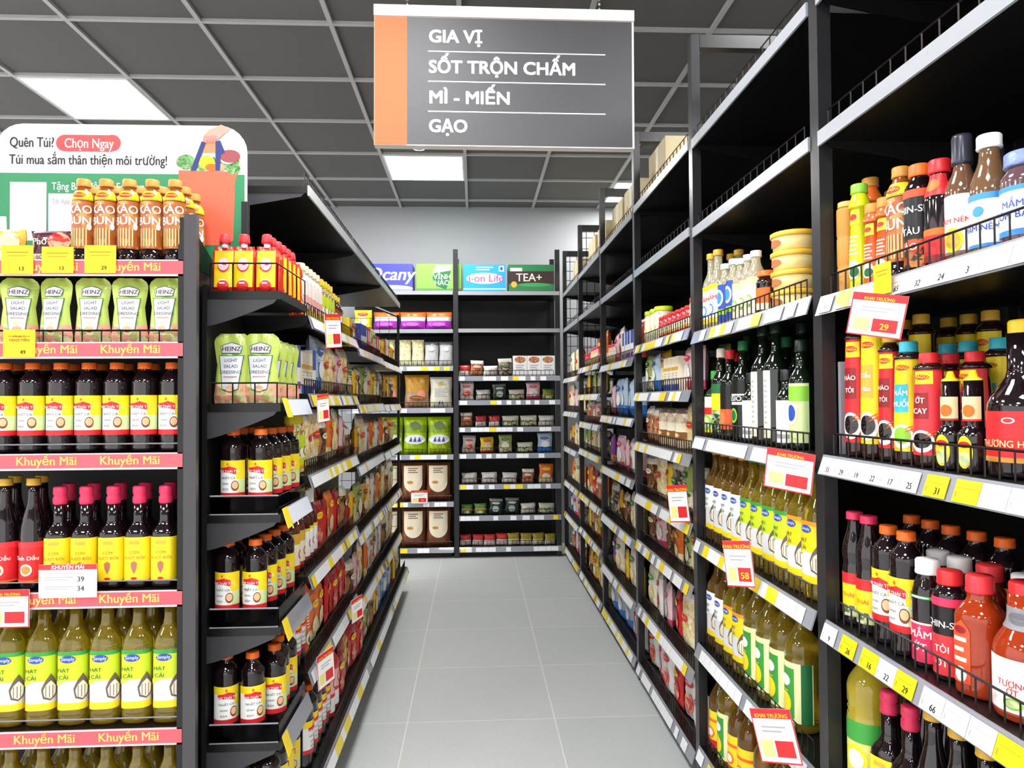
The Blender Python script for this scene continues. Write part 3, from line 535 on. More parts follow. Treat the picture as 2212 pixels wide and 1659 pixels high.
bag('b_oly', 'olive and white noodle packet', .1, .1, .04, film('#a8962e'), [(0, .5, film('#e8e4d4'))], None, (.35, YEL, DGREEN))
def X_rice(l, S, W, H):
    l.ell(S, 0, H*.4, W*.44, H*.13, mt('#dfe0e8', .4), .0024)
    for k in (-1, 0, 1): l.poly(S, [(k*W*.18-W*.08, H*.34), (k*W*.18+W*.07, H*.34), (k*W*.18+W*.02, H*.48)], mt('#3a4488', .4), .0048)
bag('rice_lime', 'lime green rice bag with white oval', .2, .32, .1, film('#aacc14'), [(.55, .8, film('#8aa818'))], (0, .78, .22, .1, mt('#6a7a4a', .4)), None, X_rice, 'rice_bag')
def X_rb(l, S, W, H):
    cm = mt('#f0e4c8', .4); l.rect(S, -W*.38, W*.38, H*.5, H*.93, cm, .003); l.ell(S, 0, H*.5, W*.38, H*.26, cm, .0034, 24)
    l.ell(S, -W*.12, H*.5, W*.13, H*.04, TAN, .005); l.bars(S, -W*.2, W*.2, H*.85, 3, H*.05, BROWN, .005)
bag('rice_brown', 'brown rice bag with cream arched window', .21, .33, .1, film('#7a4424'), [], None, None, X_rb, 'rice_bag')
bag('rice_gold', 'golden rice bag', .22, .3, .1, film('#c8922a'), [(0, .5, film('#b08a6a'))], (.2, .4, .16, .14, mt('#e08a70', .4)), (.3, BROWN, GOLD), None, 'rice_bag')
bag('rice_white', 'white rice bag with blue sail logo', .2, .28, .09, film('#ece8d4'), [], (0, .78, .1, .06, GOLD), None, lambda l, S, W, H: [l.poly(S, [(k*.02-.01, H*.12), (k*.02+.01, H*.12), (k*.02+.002, H*.24)], BLUE, .005) for k in (-.6, .6)]+[l.bars(S, -W*.3, W*.3, H*.6, 5, H*.06, GREYI, .004)], 'rice_bag')
bag('rice_cream', 'cream patterned rice bag', .15, .26, .08, food('#efe8b8', '#f6f0d0', '#d0c488', 50), [], None, None, None, 'rice_bag')
bag('rice_grey', 'silver grey rice bag', .16, .24, .08, film('#c4c4c2'), [(.85, 1, film('#707074'))], (0, .7, .2, .08, WHITE), None, None, 'rice_bag')
bag('rice_purp', 'plump purple, white and orange rice bag', .27, .13, .12, film('#a834b4'), [(.5, .75, film('#f0e8e8')), (.75, 1, film('#e8702a'))], (0, .3, .25, .1, mt('#c86ad0', .4)), None, None, 'rice_bag')
def carton(key, name, desc, W, H, D, c, bands=(), draw=None, cat='box'):
    b = M(); b.box(-W/2, W/2, -D/2, D/2, 0, H, c); S = flat(D/2); l = M()
    for a, z, c_ in bands: l.rect(S, -W/2, W/2, H*a, H*z, c_, .0006, 1)
    if draw: draw(l, S, W, H)
    b.rect(lambda u, v, h: (v, u, H+h), -D/2, D/2, -.02, .02, mt('#cfc6ae', .3), .0005, 1)
    kind(key, name, desc, cat, W, D, H, [('body', b.mesh('body'), []), ('printed_face', l.mesh('printed_face'), [])])
carton('bx_w', 'carton', 'white rice noodle box with food picture', .115, .17, .06, WHITE, [(0, .08, GREYI)], lambda l, S, W, H: (l.ell(S, 0, H*.8, W*.4, H*.16, F_BEAN, .0012), l.bars(S, -W*.3, W*.3, H*.5, 3, H*.1, GREYI, .001)))
carton('bx_bl', 'carton', 'white and blue small carton', .05, .15, .045, WHITE, [(.55, 1, BLUE), (.1, .25, PURPLE)])
carton('bx_cr', 'carton', 'cream spice carton with blue base', .05, .135, .045, CREAM, [(0, .2, BLUE), (.6, .7, GOLD)], lambda l, S, W, H: l.bars(S, -W*.3, W*.3, H*.5, 4, H*.07, GREYI, .001))
carton('bx_y', 'carton', 'yellow seasoning carton with red print', .05, .13, .045, YEL, [(.1, .4, RED)], lambda l, S, W, H: l.ell(S, 0, H*.65, W*.3, H*.12, RED, .0014))
carton('bx_b2', 'carton', 'blue soup mix carton', .05, .14, .04, BLUE, [(.3, .6, WHITE)])
carton('bx_r2', 'carton', 'red and white soup mix carton', .045, .14, .04, RED, [(.5, .9, WHITE)])
def W_box(key, desc, c, draw, wd=.375): carton(key, 'drinks_case', desc, wd, .235, .25, c, [], draw)
W_box('case_blue', 'dark blue drinks case with white wave', mt('#4348b8', .4), lambda l, S, W, H: (l.text(S, 'Ocany', .0, H*.42, .15, WHITE, .0016, .03, slant=.25), l.ell(S, .02, H*.12, W*.46, H*.12, mt('#b8c4ec', .4), .001), l.rect(S, -W/2, W/2, 0, H*.1, mt('#8a94d8', .4), .0013, 1)))
W_box('case_green', 'light green water case with dark emblem', mt('#7cc24a', .4), lambda l, S, W, H: (l.poly(S, [(-.05, H*.68), (-.02, H*.96), (.11, H*.96), (.1, H*.78)], WHITE, .001), l.poly(S, [(-.055, H*.5), (-.04, H*.66), (.1, H*.76), (.09, H*.4), (.06, H*.08), (-.02, H*.2)], DGREEN, .0012), l.text(S, 'VIVANT', .04, H*.8, .04, DGREEN, .0018), l.text(S, 'VĨNH', .025, H*.46, .058, WHITE, .0018, .02), l.text(S, 'HẢO', .025, H*.24, .058, WHITE, .0018, .02), l.rect(S, -W/2, W/2, 0, H*.12, mt('#5a8a4a', .4), .001, 1)))
W_box('case_life', 'bright blue water case with pink lettering', mt('#2a9aec', .4), lambda l, S, W, H: (l.ell(S, 0, H*.5, W*.44, H*.2, mt('#d8ecfa', .4), .001), l.text(S, 'i-on Life', .01, H*.38, .09, mt('#d8287a', .4), .0018, .01), l.rect(S, W*.34, W*.46, H*.75, H*.95, WHITE, .001), l.ell(S, W*.4, H*.85, .012, .016, BLUE, .0016), l.rect(S, -W/2, W/2, H*.1, H*.14, WHITE, .001, 1), l.bars(S, -W*.2, W*.2, H*.88, 2, .02, WHITE, .001)), .355)
W_box('case_tea', 'dark green tea case with cream lettering', mt('#2f7a4a', .4), lambda l, S, W, H: (l.rect(S, -W/2, W/2, H*.3, H*.76, mt('#3a2a2c', .4), .001, 1), l.text(S, 'TEA+', -.02, H*.4, .095, CREAM, .0016, .01), l.rect(S, -W*.46, -W*.2, H*.76, H*.88, CREAM, .0012), l.ell(S, -W*.38, H*.28, .026, .026, GOLD, .0014), l.ell(S, .03, H*.27, W*.36, H*.07, mt('#3f9a5a', .4), .0012)), .385)
carton('brownbox', 'cardboard_box', 'plain pale cardboard box', .3, .23, .26, mt('#d8c8a0', .7), [], lambda l, S, W, H: (l.rect(S, -.02, .02, 0, H, mt('#e8dcb8', .4), .0005), l.ell(S, -.08, H*.5, .03, .03, mt('#c0ae84', .6), .001)), 'box')

# ================================================================ shelving
ORD = ['first', 'second', 'third', 'fourth', 'fifth', 'sixth', 'seventh', 'eighth', 'ninth', 'tenth', 'eleventh', 'twelfth', 'thirteenth', 'fourteenth', 'fifteenth', 'sixteenth', 'seventeenth', 'eighteenth']
rnd = random.Random(7)
TAGM = {}
def tag_mesh(wd, col, num, ht=.036):
    key = (round(wd, 3), col, num, ht)
    if key in TAGM: return TAGM[key]
    m = M(); cm = mt({'w': '#eff1f4', 'y': '#f6da1e'}[col], .35, 0, .3); m.box(-wd/2, wd/2, -.0006, 0, 0, ht, cm); S = flat(.0006)
    ink = GREYI if col == 'w' else mt('#b8961a', .5)
    if num is not None:
        m.rect(S, -wd*.42, wd*.35, ht*.62, ht*.65, ink, .0003, 1); m.rect(S, -wd*.42, -wd*.36, ht*.2, ht*.45, ink, .0003, 1)
        if num: m.text(S, num, wd*.1, ht*.14, ht*.44, INK, .0004, .03)
    m_ = m.mesh('price_tag'); TAGM[key] = m_; return m_
def guard(parent, L, z, h=.045, step=.03, y=.012, x0=.02):
    m = M(); m.bar((x0, y, z+h), (L-x0, y, z+h), .0016, WIRE); n = max(2, int((L-2*x0)/step))
    for k in range(n+1): x = x0+(L-2*x0)*k/n; m.bar((x, y, z), (x, y, z+h), .0013, WIRE)
    m.obj('wire_guard', parent)
def add_tags(sh, L, z, tags, tilt, y0=0, ht=.036, rh=.042):
    for x, wd, col, num in tags:
        o = bpy.data.objects.new('price_tag', tag_mesh(wd, col, num, ht)); C.objects.link(o); o.parent = sh
        o.location = (x, y0-.0145-.001, z-rh+.003); o.rotation_euler.x = -tilt
def auto_tags(L, dens=.84, yel=.2, full=0, px0=0):
    x = px0+.01; out = []
    while x < L-.07:
        wd = rnd.choice((.04, .045, .05, .06))
        if rnd.random() < dens: out.append((x+wd/2, wd, 'y' if rnd.random() < yel else 'w', None)); x += wd+.002
        else: x += wd*.8
    return out
def shelf(bay, L, D, z, name='shelf', rail='price', guardh=.045, gstep=.03, tags=None, bracket=True, th=.022, strip=None, bright=None, ygd=.012, brx=(.0,), px0=.003):
    m = M(); m.box(px0, L-.003, .0, D, z-th, z-.0005, BLACK); o = m.obj(name, bay)
    if bracket:
        for bx in brx:
            b = M(); pts = [(0.01, z-th), (D, z-th), (D, z-.095)]+[(D-(D-.02)*t, z-.095+.062*t**1.2) for t in (.15, .3, .5, .75, 1)]
            b.prism(pts, True, bx+.005, bx+.009, GREYM if brx == (.0,) else BLACK); b.obj('bracket', o)
    if rail == 'price':
        r = M(); t = .014; rh = .042
        for a, b_ in ((max(.004, px0), L-.004),):
            pts = [(-.0005, z), (-.004, z), (-.004-t, z-rh), (-t, z-rh)]
            r.prism(pts, True, a, b_, RAILM)
        r.obj('price_rail', o)
        add_tags(o, L, z, auto_tags(L, .93 if L > .925 else .84, px0=px0) if tags is None else tags, math.atan2(t, rh), 0-.004)
    elif rail == 'plain':
        r = M(); r.box(max(.004, px0), L-.004, -.006, -.0005, z-.03, z+.002, bright or mt('#9ea2a8', .3)); r.obj('shelf_edge', o)
    if guardh: guard(o, L, z, guardh, gstep, ygd, x0=px0+.015)
    return o
BAYS = {}
def mkbay(key, name, label, place, origin, rz, L, D, zs, posts=(), H=2.57, back=None, cat='shelving', top_beam=False, mesh_side=False, gh=.045, shelf_kw=None, panel_y=None, base=True, group=None):
    e = empty(name, origin, rz); tag(e, label, cat, group)
    for x in posts:
        x = .02 if x < .5 else L-.02
        m = M(); m.box(x-.02, x+.02, -.002 if name != 'display_bay' else .0, .028, 0, H, mt('#2b2a2d', .32, .2)); m.box(x-.02, x+.02, D-.03, D, 0, H, BLACK); m.obj('upright', e)
        if top_beam:
            m = M(); m.box(x-.018, x+.018, .03, D-.03, H-.045, H, BLACK)
            if mesh_side:
                for k in range(12): z = 1.6+k*.08; m.bar((x, .03, z), (x, D-.03, z), .0018, WIRE)
                for k in range(6): yy = .06+k*(D-.1)/6; m.bar((x, yy, 1.5), (x, yy, H-.03), .0018, WIRE)
            m.obj('side_frame', e)
    if back:
        m = M(); m.box(0, L, D-.012, D, back[0], back[1], BLACKM); m.obj('back_panel', e)
    if base:
        m = M(); m.box(.02, L-.02, .04, D-.03, .0, zs[-1]-.02, BLACKM); m.obj('kick_plate', e)
    BAYS[key] = dict(e=e, o=Vector(origin), rz=rz, L=L, D=D, zs=zs, place=place)
    return e
PLACED = []
def put(bay, zi, key, x, y, z=None, rz=0, row='', s=1):
    B = BAYS[bay]; k = K[key]
    if 'xy' not in k:
        pts = set()
        def walk(sp):
            for nm, me, kids in sp:
                pts.update((round(v.co.x, 3), round(v.co.y, 3)) for v in me.vertices); walk(kids)
        walk(k['spec']); k['xy'] = pts
    lo_ = -.030 if bay[0] == 'L' and zi == 6 else .018 if bay[0] != 'S' else .008
    my = min(math.sin(rz)*a*s+math.cos(rz)*b_*s for a, b_ in k['xy'])
    if y+my < lo_: y = lo_-my
    if bay[0] == 'S':
        mx_ = min(math.cos(rz)*a*s-math.sin(rz)*b_*s for a, b_ in k['xy'])
        if x+mx_ < .012: x = .012-mx_
    zz = (B['zs'][zi] if z is None else z)+.0006
    c, si = math.cos(B['rz']), math.sin(B['rz']); X = B['o'].x+c*x-si*y; Y = B['o'].y+si*x+c*y
    e = empty(k['name'], (X, Y, zz), B['rz']+rz); e.scale = (s, s, s)
    instance(k['spec'], e)
    PLACED.append((e, k, bay, zi, row, screen_x((X, Y, zz)))); return e
def fill(bay, zi, seq, y=.035, rows=1, x0=.035, x1=None, z=None, row='', jit=.004, rz=0, mingap=.003, fit=True):
    B = BAYS[bay]; x1 = x1 if x1 is not None else B['L']-.035; it = []
    for t in seq.split():
        k, _, n = t.partition('*'); it += [k]*int(n or 1)
    tot = sum(K[k]['w'] for k in it); gap = (x1-x0-tot)/max(1, len(it))
    while gap < mingap and it: it.pop(); tot = sum(K[k]['w'] for k in it); gap = (x1-x0-tot)/max(1, len(it))
    x = x0+gap/2
    for k in it:
        w_ = K[k]['w']
        for r in range(rows):
            soft = K[k]['cat'] == 'bag'; e_ = put(bay, zi, k, x+w_/2, y+K[k]['d']/2+r*(K[k]['d']+.006)+rnd.uniform(0, jit*(4 if soft else 1)), z, rz+rnd.uniform(-.06, .06)*(3 if soft else 1), row or ('' if r == 0 else 'row %d' % r), rnd.uniform(.88, 1) if soft else 1); e_.rotation_euler.y = rnd.uniform(-.05, .05) if soft else 0; e_.location.z += K[k]['w']*.5*abs(e_.rotation_euler.y)+.0005*soft
        x += w_+gap

# ---- right run: six bays, first is nearest
RX = .757; RY = [1.59, 2.51, 3.43, 4.35, 5.27, 6.19]; RL = .92; RD = .45
ZR = [[2.197, 1.885, 1.525, 1.183, .828, .472, .13], [2.197, 1.89, 1.534, 1.179, .832, .477, .13],
      [2.21, 1.905, 1.555, 1.337, 1.11, .87, .655, .36, .085], [2.2, 1.9, 1.505, 1.214, .92, .635, .342, .085],
      [2.2, 1.9, 1.53, 1.342, 1.152, .96, .646, .4, .085], [2.2, 1.9, 1.483, 1.212, .922, .64, .377, .085]]
NAMES = ['first', 'second', 'third', 'fourth', 'fifth', 'sixth']
def w_tags(seq, x0, wd):  # row of equal tags
    out = []; x = x0
    for t in seq.split():
        c = t[0]; k = t[1:]
        if c == '_': x += float(k or .02); continue
        out.append((x+wd/2, wd-.0015, c, k)); x += wd
    return out
A_TAGS = {2: w_tags('w13 _.012 y _.0 w34 w26 w65 w32 w24 w3 w w', .05, .062), 3: w_tags('w35 w29 w19 w22 w17 w25 _.016 y31 _.016 y w w', .05, .058),
          4: w_tags('w9 _.02 y26 _.02 y16 w22 y29 _.018 w66 w w y', .045, .058)}
for i in range(6):
    far = RY[i]; zs = ZR[i]; k = 'R%d' % i
    e = mkbay(k, 'shelving_bay', 'tall black open shelving bay, %s from the camera along the right wall' % NAMES[i], '%s right bay' % NAMES[i], (RX, far, 0), -PI/2, RL, RD, zs,
              posts=(0.0,) if i else (0.0, RL), back=(0, 2.18), top_beam=True, mesh_side=i > 3, group='black shelving bays along the right side')
    for j, z in enumerate(zs):
        if j < 2: shelf(e, RL, RD-.03, z, rail='plain', gstep=.045, guardh=.045, bracket=True, brx=(.045,), px0=.042)
        else:
            L_ = RL-.042; o = shelf(e, RL, RD-.03, z, tags=A_TAGS.get(j) if i == 0 else None, bracket=False, gstep=.03, px0=.042)
# ---- left run: three bays
LX = -.52; LY = [2.30, 3.23, 4.16]; LL = .93; LD = .43
ZL = [[1.98, 1.574, 1.33, 1.075, .764, .469, .17], [1.98, 1.545, 1.292, 1.017, .71, .41, .165], [1.98, 1.535, 1.285, 1.01, .705, .40, .165]]
for i in range(3):
    k = 'L%d' % i; zs = ZL[i]
    e = mkbay(k, 'shelving_bay', 'low black shelving bay, %s from the camera along the left aisle' % NAMES[i], '%s left bay' % NAMES[i], (LX, LY[i], 0), PI/2, LL, LD, zs, posts=(), back=(0, 1.985), group='black shelving bays along the left side')
    for j, z in enumerate(zs):
        if j == 0: shelf(e, LL, LD-.012, z, rail='plain', gstep=.03, brx=(.0,) if i == 0 else (.01,), bright=mt('#c4c8ca', .3))
        elif j == len(zs)-1:
            o = shelf(e, LL, LD-.012, z, bracket=False); o.location.y = -.045
        else: shelf(e, LL, LD-.012, z, bracket=(i == 0), brx=(.01,), guardh=.045)
    if i == 2:
        m = M(); m.box(LL-.004, LL+.014, -.0, .016, 0, 1.9, BLACK); m.obj('upright', e)
        m = M()
        for q in range(22): m.bar((LL+.002, .01, .2+q*.08), (LL+.002, LD-.02, .2+q*.08), .0012, WIRE)
        for q in range(6): m.bar((LL+.002, .07+q*.065, .18), (LL+.002, .07+q*.065, 1.88), .0012, WIRE)
        m.bar((LL+.004, .008, 1.89), (LL+.004, .2, 1.97), .006, BLACK)
        m.obj('side_mesh', e)
# ---- side shelf unit on the end of the left run
EX = px_at(432, 640, 'y', 1.88).x
SL = .312; SX = -.52; SD = SX-EX+.033
ZS = [1.603, 1.301, 1.005, .706, .402, .15]
e = mkbay('S', 'side_shelf_unit', 'narrow black side shelves fixed beside the red promotion rack', 'narrow side unit', (SX, 1.985, 0), PI/2, SL, SD, ZS, back=(0, 1.62))
for j, z in enumerate(ZS):
    o = shelf(e, SL, SD-.012, z, rail=None, guardh=0, brx=(.0,))
    m = M()
    if j < 2:   # bent wire guard round the corner
        h = .075 if j == 0 else .055
        pts = [(.006, SD-.02), (.006, .01), (SL-.01, .004)]
        for a, b_ in zip(pts, pts[1:]):
            m.bar((*a, z+h), (*b_, z+h), .0016, WIRE)
            n = 3
            for q in range(n+1): xx = a[0]+(b_[0]-a[0])*q/n; yy = a[1]+(b_[1]-a[1])*q/n; m.bar((xx, yy, z), (xx, yy, z+h), .0014, WIRE)
        m.obj('wire_guard', o)
    elif j < 5:   # low clear-black guard
        gl = mt('#8a868c', .03, 0, 0, 1, 0, 60, 0, 1.1)
        m.box(.003, .006, .01, SD-.02, z, z+.048, gl); m.box(.003, SL-.01, .004, .008, z, z+.048, gl); m.bar((.004, .006, z+.049), (.004, SD-.02, z+.049), .0018, mt('#8a8a90', .2)); m.bar((.004, .006, z), (.004, SD-.02, z), .0018, mt('#8a8a90', .2))
        m.obj('shelf_guard', o)
    if 0 < j < 5:
        r = M(); t = .016; r.prism([(-.001, z+.012), (-.004, z+.012), (-.004-t, z-.036), (-t, z-.036)], True, .012, SL-.006, RAILM); r.obj('price_rail', o)
        y_ = M(); y_.prism([(-.0045, z+.014), (-.0055, z+.014), (-.0065-t, z-.038), (-.005-t, z-.038)], True, .0, .05, YEL); y_.obj('price_tag', o)
        if j < 3:
            y_ = M(); y_.prism([(-.0045, z+.01), (-.0055, z+.01), (-.006-t, z-.034), (-.0055-t, z-.034)], True, .052, SL-.02, mt('#d8dcea', .35)); y_.obj('price_tag', o)
# ---- end display
PX = EX; EY = 1.86; EL = .98; ED = .30
ZE = [1.661, 1.456, 1.181, .842, .505, .16]
e = mkbay('E', 'promotion_rack', 'black end-of-aisle promotion rack with red strips on its shelf edges', 'red promotion rack', (PX-.03-EL, EY, 0), 0, EL, ED, ZE)
m = M(); m.box(0, EL-.016, ED-.012, ED, 0, 1.66, BLACKM); m.obj('back_panel', e)
def t_khuyen(m, S, L, z):
    yc = mt('#f7c860', .5)
    for x in (L-.11, L-.28-.03, L-.51, L-.73): m.text(S, 'Khuyến Mãi', x-.02, z-.028, .030, yc, .0012, .025)
for j, z in enumerate(ZE):
    o = shelf(e, EL-.013, ED-.012, z, rail=None, guardh=0, bracket=False)
    m = M(); red = mt('#e2505c', .25, 0, .6); m.box(.002, EL-.002, -.005, -.0005, z-.041, z, mt('#efc3c6', .25, 0, .6)); S = lambda u, v, h: (u, -.005-h, v)
    m.rect(S, .002, EL-.002, z-.036, z-.003, red, .0005, 1); t_khuyen(m, S, EL, z); m.obj('promotion_strip', o)
    if j in (1,): guard(o, EL, z, .03, .045)
    elif j in (2, 3, 4):
        m = M(); m.bar((.01, .007, z+.022), (EL-.01, .007, z+.022), .0013, mt('#8a8a90', .2)); m.obj('shelf_guard', o)
m = M(); m.box(EL, EL+.031, -.006, .011, 0, 1.775, mt('#403e42', .4)); m.obj('upright', e)
m = M(); m.box(EL-.0145, EL-.010, .0, ED, 0, 1.655, BLACKM); m.box(EL-.0145, EL, -.005, .012, 0, 1.7, BLACK); m.prism([(.013, 1.77), (.05, 1.775), (.225, 1.70), (.225, 1.656), (.013, 1.656)], True, EL-.0145, EL-.0095, BLACK); m.box(EL-.0145, EL-.0005, .004, .012, 1.7, 1.77, BLACK); m.obj('side_panel', e)
# ---- back wall racks
BY = 6.1; BD = .45
b_z = lambda y: CAMZ-(y-864.5)*BY/FPX
ZB0 = [b_z(628), b_z(711), b_z(790), b_z(880), b_z(980), b_z(1081), b_z(1179)]
ZB1 = [b_z(629), b_z(710), b_z(812), b_z(864), b_z(922), b_z(979), b_z(1045), b_z(1112), b_z(1179)]
bx0 = px_at(748, 864, 'y', BY).x; bx1 = px_at(980, 864, 'y', BY).x; bx2 = px_at(1211, 864, 'y', BY).x
for k, nm, x0, x1, zs in (('B0', 'rice', bx0, bx1, ZB0), ('B1', 'dried food', bx1, bx2, ZB1)):
    L = x1-x0
    e = mkbay(k, 'shelving_bay', 'tall black %s shelving bay standing against the back wall' % nm, '%s back bay' % ('left' if k == 'B0' else 'right'), (x0, BY, 0), 0, L, BD, zs, posts=(0, L) if k == 'B1' else (), back=(0, b_z(625)-.03), group='black shelving bays against the back wall')
    for j, z in enumerate(zs):
        pb = dict(px0=.042 if k == 'B1' else .003)
        if j < 2: shelf(e, L, BD-.03, z, rail='plain', bracket=False, guardh=.0, **pb, bright=mt('#9a9ca0', .3))
        else: shelf(e, L, BD-.03, z, bracket=False, guardh=.045, gstep=.035, tags=auto_tags(L, .55, .1, 0, pb['px0']), **pb)

# ================================================================ stock
def ex(px, y): return px_at(px, 860, 'y', EY+y).x-(PX-.03-EL)
def exz(px, py, y): return px_at(px, py, 'y', EY+y).x-(PX-.03-EL)
# end display, top
for px in (219, 266, 311, 358, 402): put('E', 0, 'stir', exz(px, 480, .05), .05)
for px in (238, 283, 330, 375, 420): put('E', 0, 'stir', exz(px, 480, .115), .115, row='back row', rz=.3)
for px in (385, 437): put('E', 0, 'stir', exz(px, 480, .18), .18, row='rear row', rz=.2)
put('E', 0, 'b_gnd', exz(62, 490, .05), .05, z=ZE[0]+.03*0); put('E', 0, 'b_dk', exz(150, 490, .07), .07); put('E', 0, 'b_gnd', exz(-25, 490, .05), .05); put('E', 0, 'b_cream', exz(-30, 490, .12), .12, s=.8)
for px in (75, 155, 222, 291, 400, -5): put('E', 1, 'heinz', exz(px, 660, .04), .04, rz=rnd.uniform(-.25, .25), s=.87)
put('E', 1, 'heinz', exz(350, 660, .06), .07, rz=1.35, s=.87, row='turned sideways')
put('E', 1, 'chili', exz(-2+14-60, 660, .03), .03)
for px in (33, 93, 146, 201, 259, 316, 369, -25):
    put('E', 2, 'soy', exz(px, 880, .055), .055, rz=.05)
    put('E', 2, 'soy', exz(px+12, 880, .13), .13, row='back row')
for px in (130, 185, 240, 294, 347):
    put('E', 3, 'pink', exz(px, 1150, .05), .05)
    put('E', 3, 'pink', exz(px+12, 1150, .125), .125, row='back row')
for px in (72, 20, -32):
    put('E', 3, 'gold', exz(px, 1150, .05), .05)
for px in (98, 46, -6): put('E', 3, 'gold', exz(px, 1150, .12), .12, row='back row')
for px in (32, 93, 155, 217, 279, 339, 396, -29):
    put('E', 4, 'oil', exz(px, 1440, .05), .05, rz=.08)
    put('E', 4, 'oil', exz(px+14, 1440, .125), .125, row='back row')
for px in (8, 68, 130, 190, 251, 311, 370):
    put('E', 5, 'oil', exz(px, 1620, .05), .05, rz=.08)
    put('E', 5, 'oil', exz(px+14, 1620, .125), .125, row='back row')
# side unit
def sput(zi, key, px, py, depth, row='', rz=0, s=1):
    "depth: distance behind the unit's near end"
    Y = 1.985+depth; X = px_at(px, py, 'y', Y).x; put('S', zi, key, depth, SX-X, rz=-PI/2+rz, row=row, s=s)
for px in (481, 532, 583): sput(0, 'chili', px, 560, .035)
for px in (586,): sput(0, 'chili', px+12, 560, .085, 'second row')
for dd, px in ((.13, 611), (.175, 624), (.22, 634), (.265, 645)): sput(0, 'chili', px, 560, dd, 'edge row', .5)
for px in (478, 543): sput(1, 'heinz', px, 790, .045)
for dd, px in ((.11, 596), (.18, 612), (.25, 628)): sput(1, 'heinz', px, 790, dd, 'edge row', .25, .93)
for zi, py in ((2, 1000), (3, 1240)):
    fr = ((504, 563), (492, 551))[zi-2]
    for px in fr: sput(zi, 'soy', px, py, .045)
    X1 = px_at(fr[1], py, 'y', 2.03).x
    for q in range(1, 4): put('S', zi, 'soy', .045+.07*q, SX-X1-.006*q, rz=-PI/2+.25, row='edge row'); put('S', zi, 'soy', .045+.07*q, SX-X1+.075, rz=-PI/2+.2, row='back row')
for px in (466, 519): sput(4, 'soy', px, 1480, .045, rz=.5)
X1 = px_at(572, 1480, 'y', 2.05).x
for q in range(3): put('S', 4, 'soy', .088+.069*q, SX-X1-.004*q, rz=-PI/2+.35, row='edge row')
for q in range(4):
    put('S', 5, 'soy', .04+.07*q, .04, rz=-PI/2+.3, row='edge row'); put('S', 5, 'soy', .04+.07*q, .115, rz=-PI/2+.3, row='back row')
# left run
LF = {
 (0, 1): 'chili*2 mayw*5 mayy*4 browny*3 b_cream', (0, 2): 'bx_bl bx_cr*3 bx_bl*1 b_blue b_noo*2 b_pink b_noo', (0, 3): 'mayy*2 b_noo*2 b_brown b_or b_noo b_pink', (0, 4): 'flame*2 whitecap*3 b_red*2 b_or b_red b_brown',
 (0, 5): 'soy*2 chilb*1 b_or*2 b_red*4', (0, 6): 'soy*5 ketch*2 b_red*2 b_gold b_red',
 (1, 1): 'bx_y*2 b_gold b_purp bx_b2*3 bx_r2*3 bx_y*2 b_cream', (1, 2): 'b_green b_yel b_brown b_green b_noo b_yel', (1, 3): 'b_brown b_gold b_noo b_white b_or', (1, 4): 'b_red b_yel b_green b_gold b_noo b_white', (1, 5): 'b_brown b_pink b_noo b_or b_white b_green', (1, 6): 'b_red*2 b_green b_brown b_yel b_blue',
 (2, 1): 'bx_r2*2 bx_y*3 b_or b_cream b_yel*2', (2, 2): 'b_green b_mush b_gold b_yel b_brown', (2, 3): 'b_white b_or b_brown b_gold b_yel', (2, 4): 'b_or b_yel b_noo b_brown b_cream b_red', (2, 5): 'b_pink b_white b_brown b_cream b_noo', (2, 6): 'b_blue*2 b_white b_yel b_noo b_cream'}
for (i, j), s in LF.items():
    fill('L%d' % i, j, s, y=.03 if j < 6 else -.01, x0=.01, x1=LL-.01, mingap=-.02)
    if i < 1 and j in (4, 5, 6): fill('L%d' % i, j, ' '.join(s.split()[-3:]*2), y=.13, x0=.3, x1=LL-.02, row='back row', mingap=-.01)
# right run, nearest bay: placed one by one
def rput(zi, key, px, y, row='', rz=0, z=None, s=1, bay='R0', thin=1):
    i = int(bay[1]); zc = ZR[i][zi]+.1
    X = RX+y; dx = X; Y = None
    lo, hi = .6, 7.
    for _ in range(40):
        mid = (lo+hi)/2
        q = Vector((X, mid, zc-CAMZ)); sx = 1106+FPX*q.dot(RT)/q.dot(FW)
        if sx > px: lo = mid
        else: hi = mid
    e_ = put(bay, zi, key, RY[i]-lo, y, z=z, rz=rz, row=row, s=s)
    if bay == 'R0' and zi < 5: e_.scale = (s*.93, s*.93, s)
for px, k in ((1801, 'tanpipe'), (1829, 'lemon'), (1862, 'chilb'), (1888, 'chils'), (1916, 'chils'), (1952, 'stir'), (1993, 'chin1'), (2037, 'chin2'), (2090, 'nem1'), (2143, 'nem2'), (2196, 'nem3'), (2250, 'nem2')):
    rput(2, k, px, .1 if k == 'chilb' else .05, rz=.35)
for px, k in ((1880, 'lemon'), (1925, 'stir'), (2150, 'nem1')): rput(2, k, px, .14, 'back row')
for px, k in ((1828, 'magr'), (1872, 'magy'), (1913, 'magr'), (1946, 'magc'), (1992, 'magp'), (2051, 'small'), (2110, 'small'), (2205, 'jug')): rput(3, k, px, .05 if k != 'jug' else .075, rz=.45, s=.86 if px in (1913,) else 1)
for px, k in ((1900, 'magr'), (1962, 'magy'), (2015, 'magc'), (2080, 'magc'), (2150, 'magc')): rput(3, k, px, .15, 'back row', rz=.2)
for px, k in ((2000, 'magp'), (2058, 'magp'), (2118, 'magp')): rput(3, k, px, .115, 'middle row', rz=.2)
for px, k in ((1980, 'magy'), (2053, 'magy'), (2136, 'magy')): rput(3, k, px, .25, 'rear row', rz=.2)
m = M(); m.box(-.005, .005, 0, .3, .001, .2, mt('#8e8e96', .35)); o = m.obj('shelf_divider', None, (RX+.03, RY[0]-.05, ZR[0][3]), -PI/2); tag(o, 'grey upright shelf divider beside the tall red-sleeved bottle', 'shelf divider')
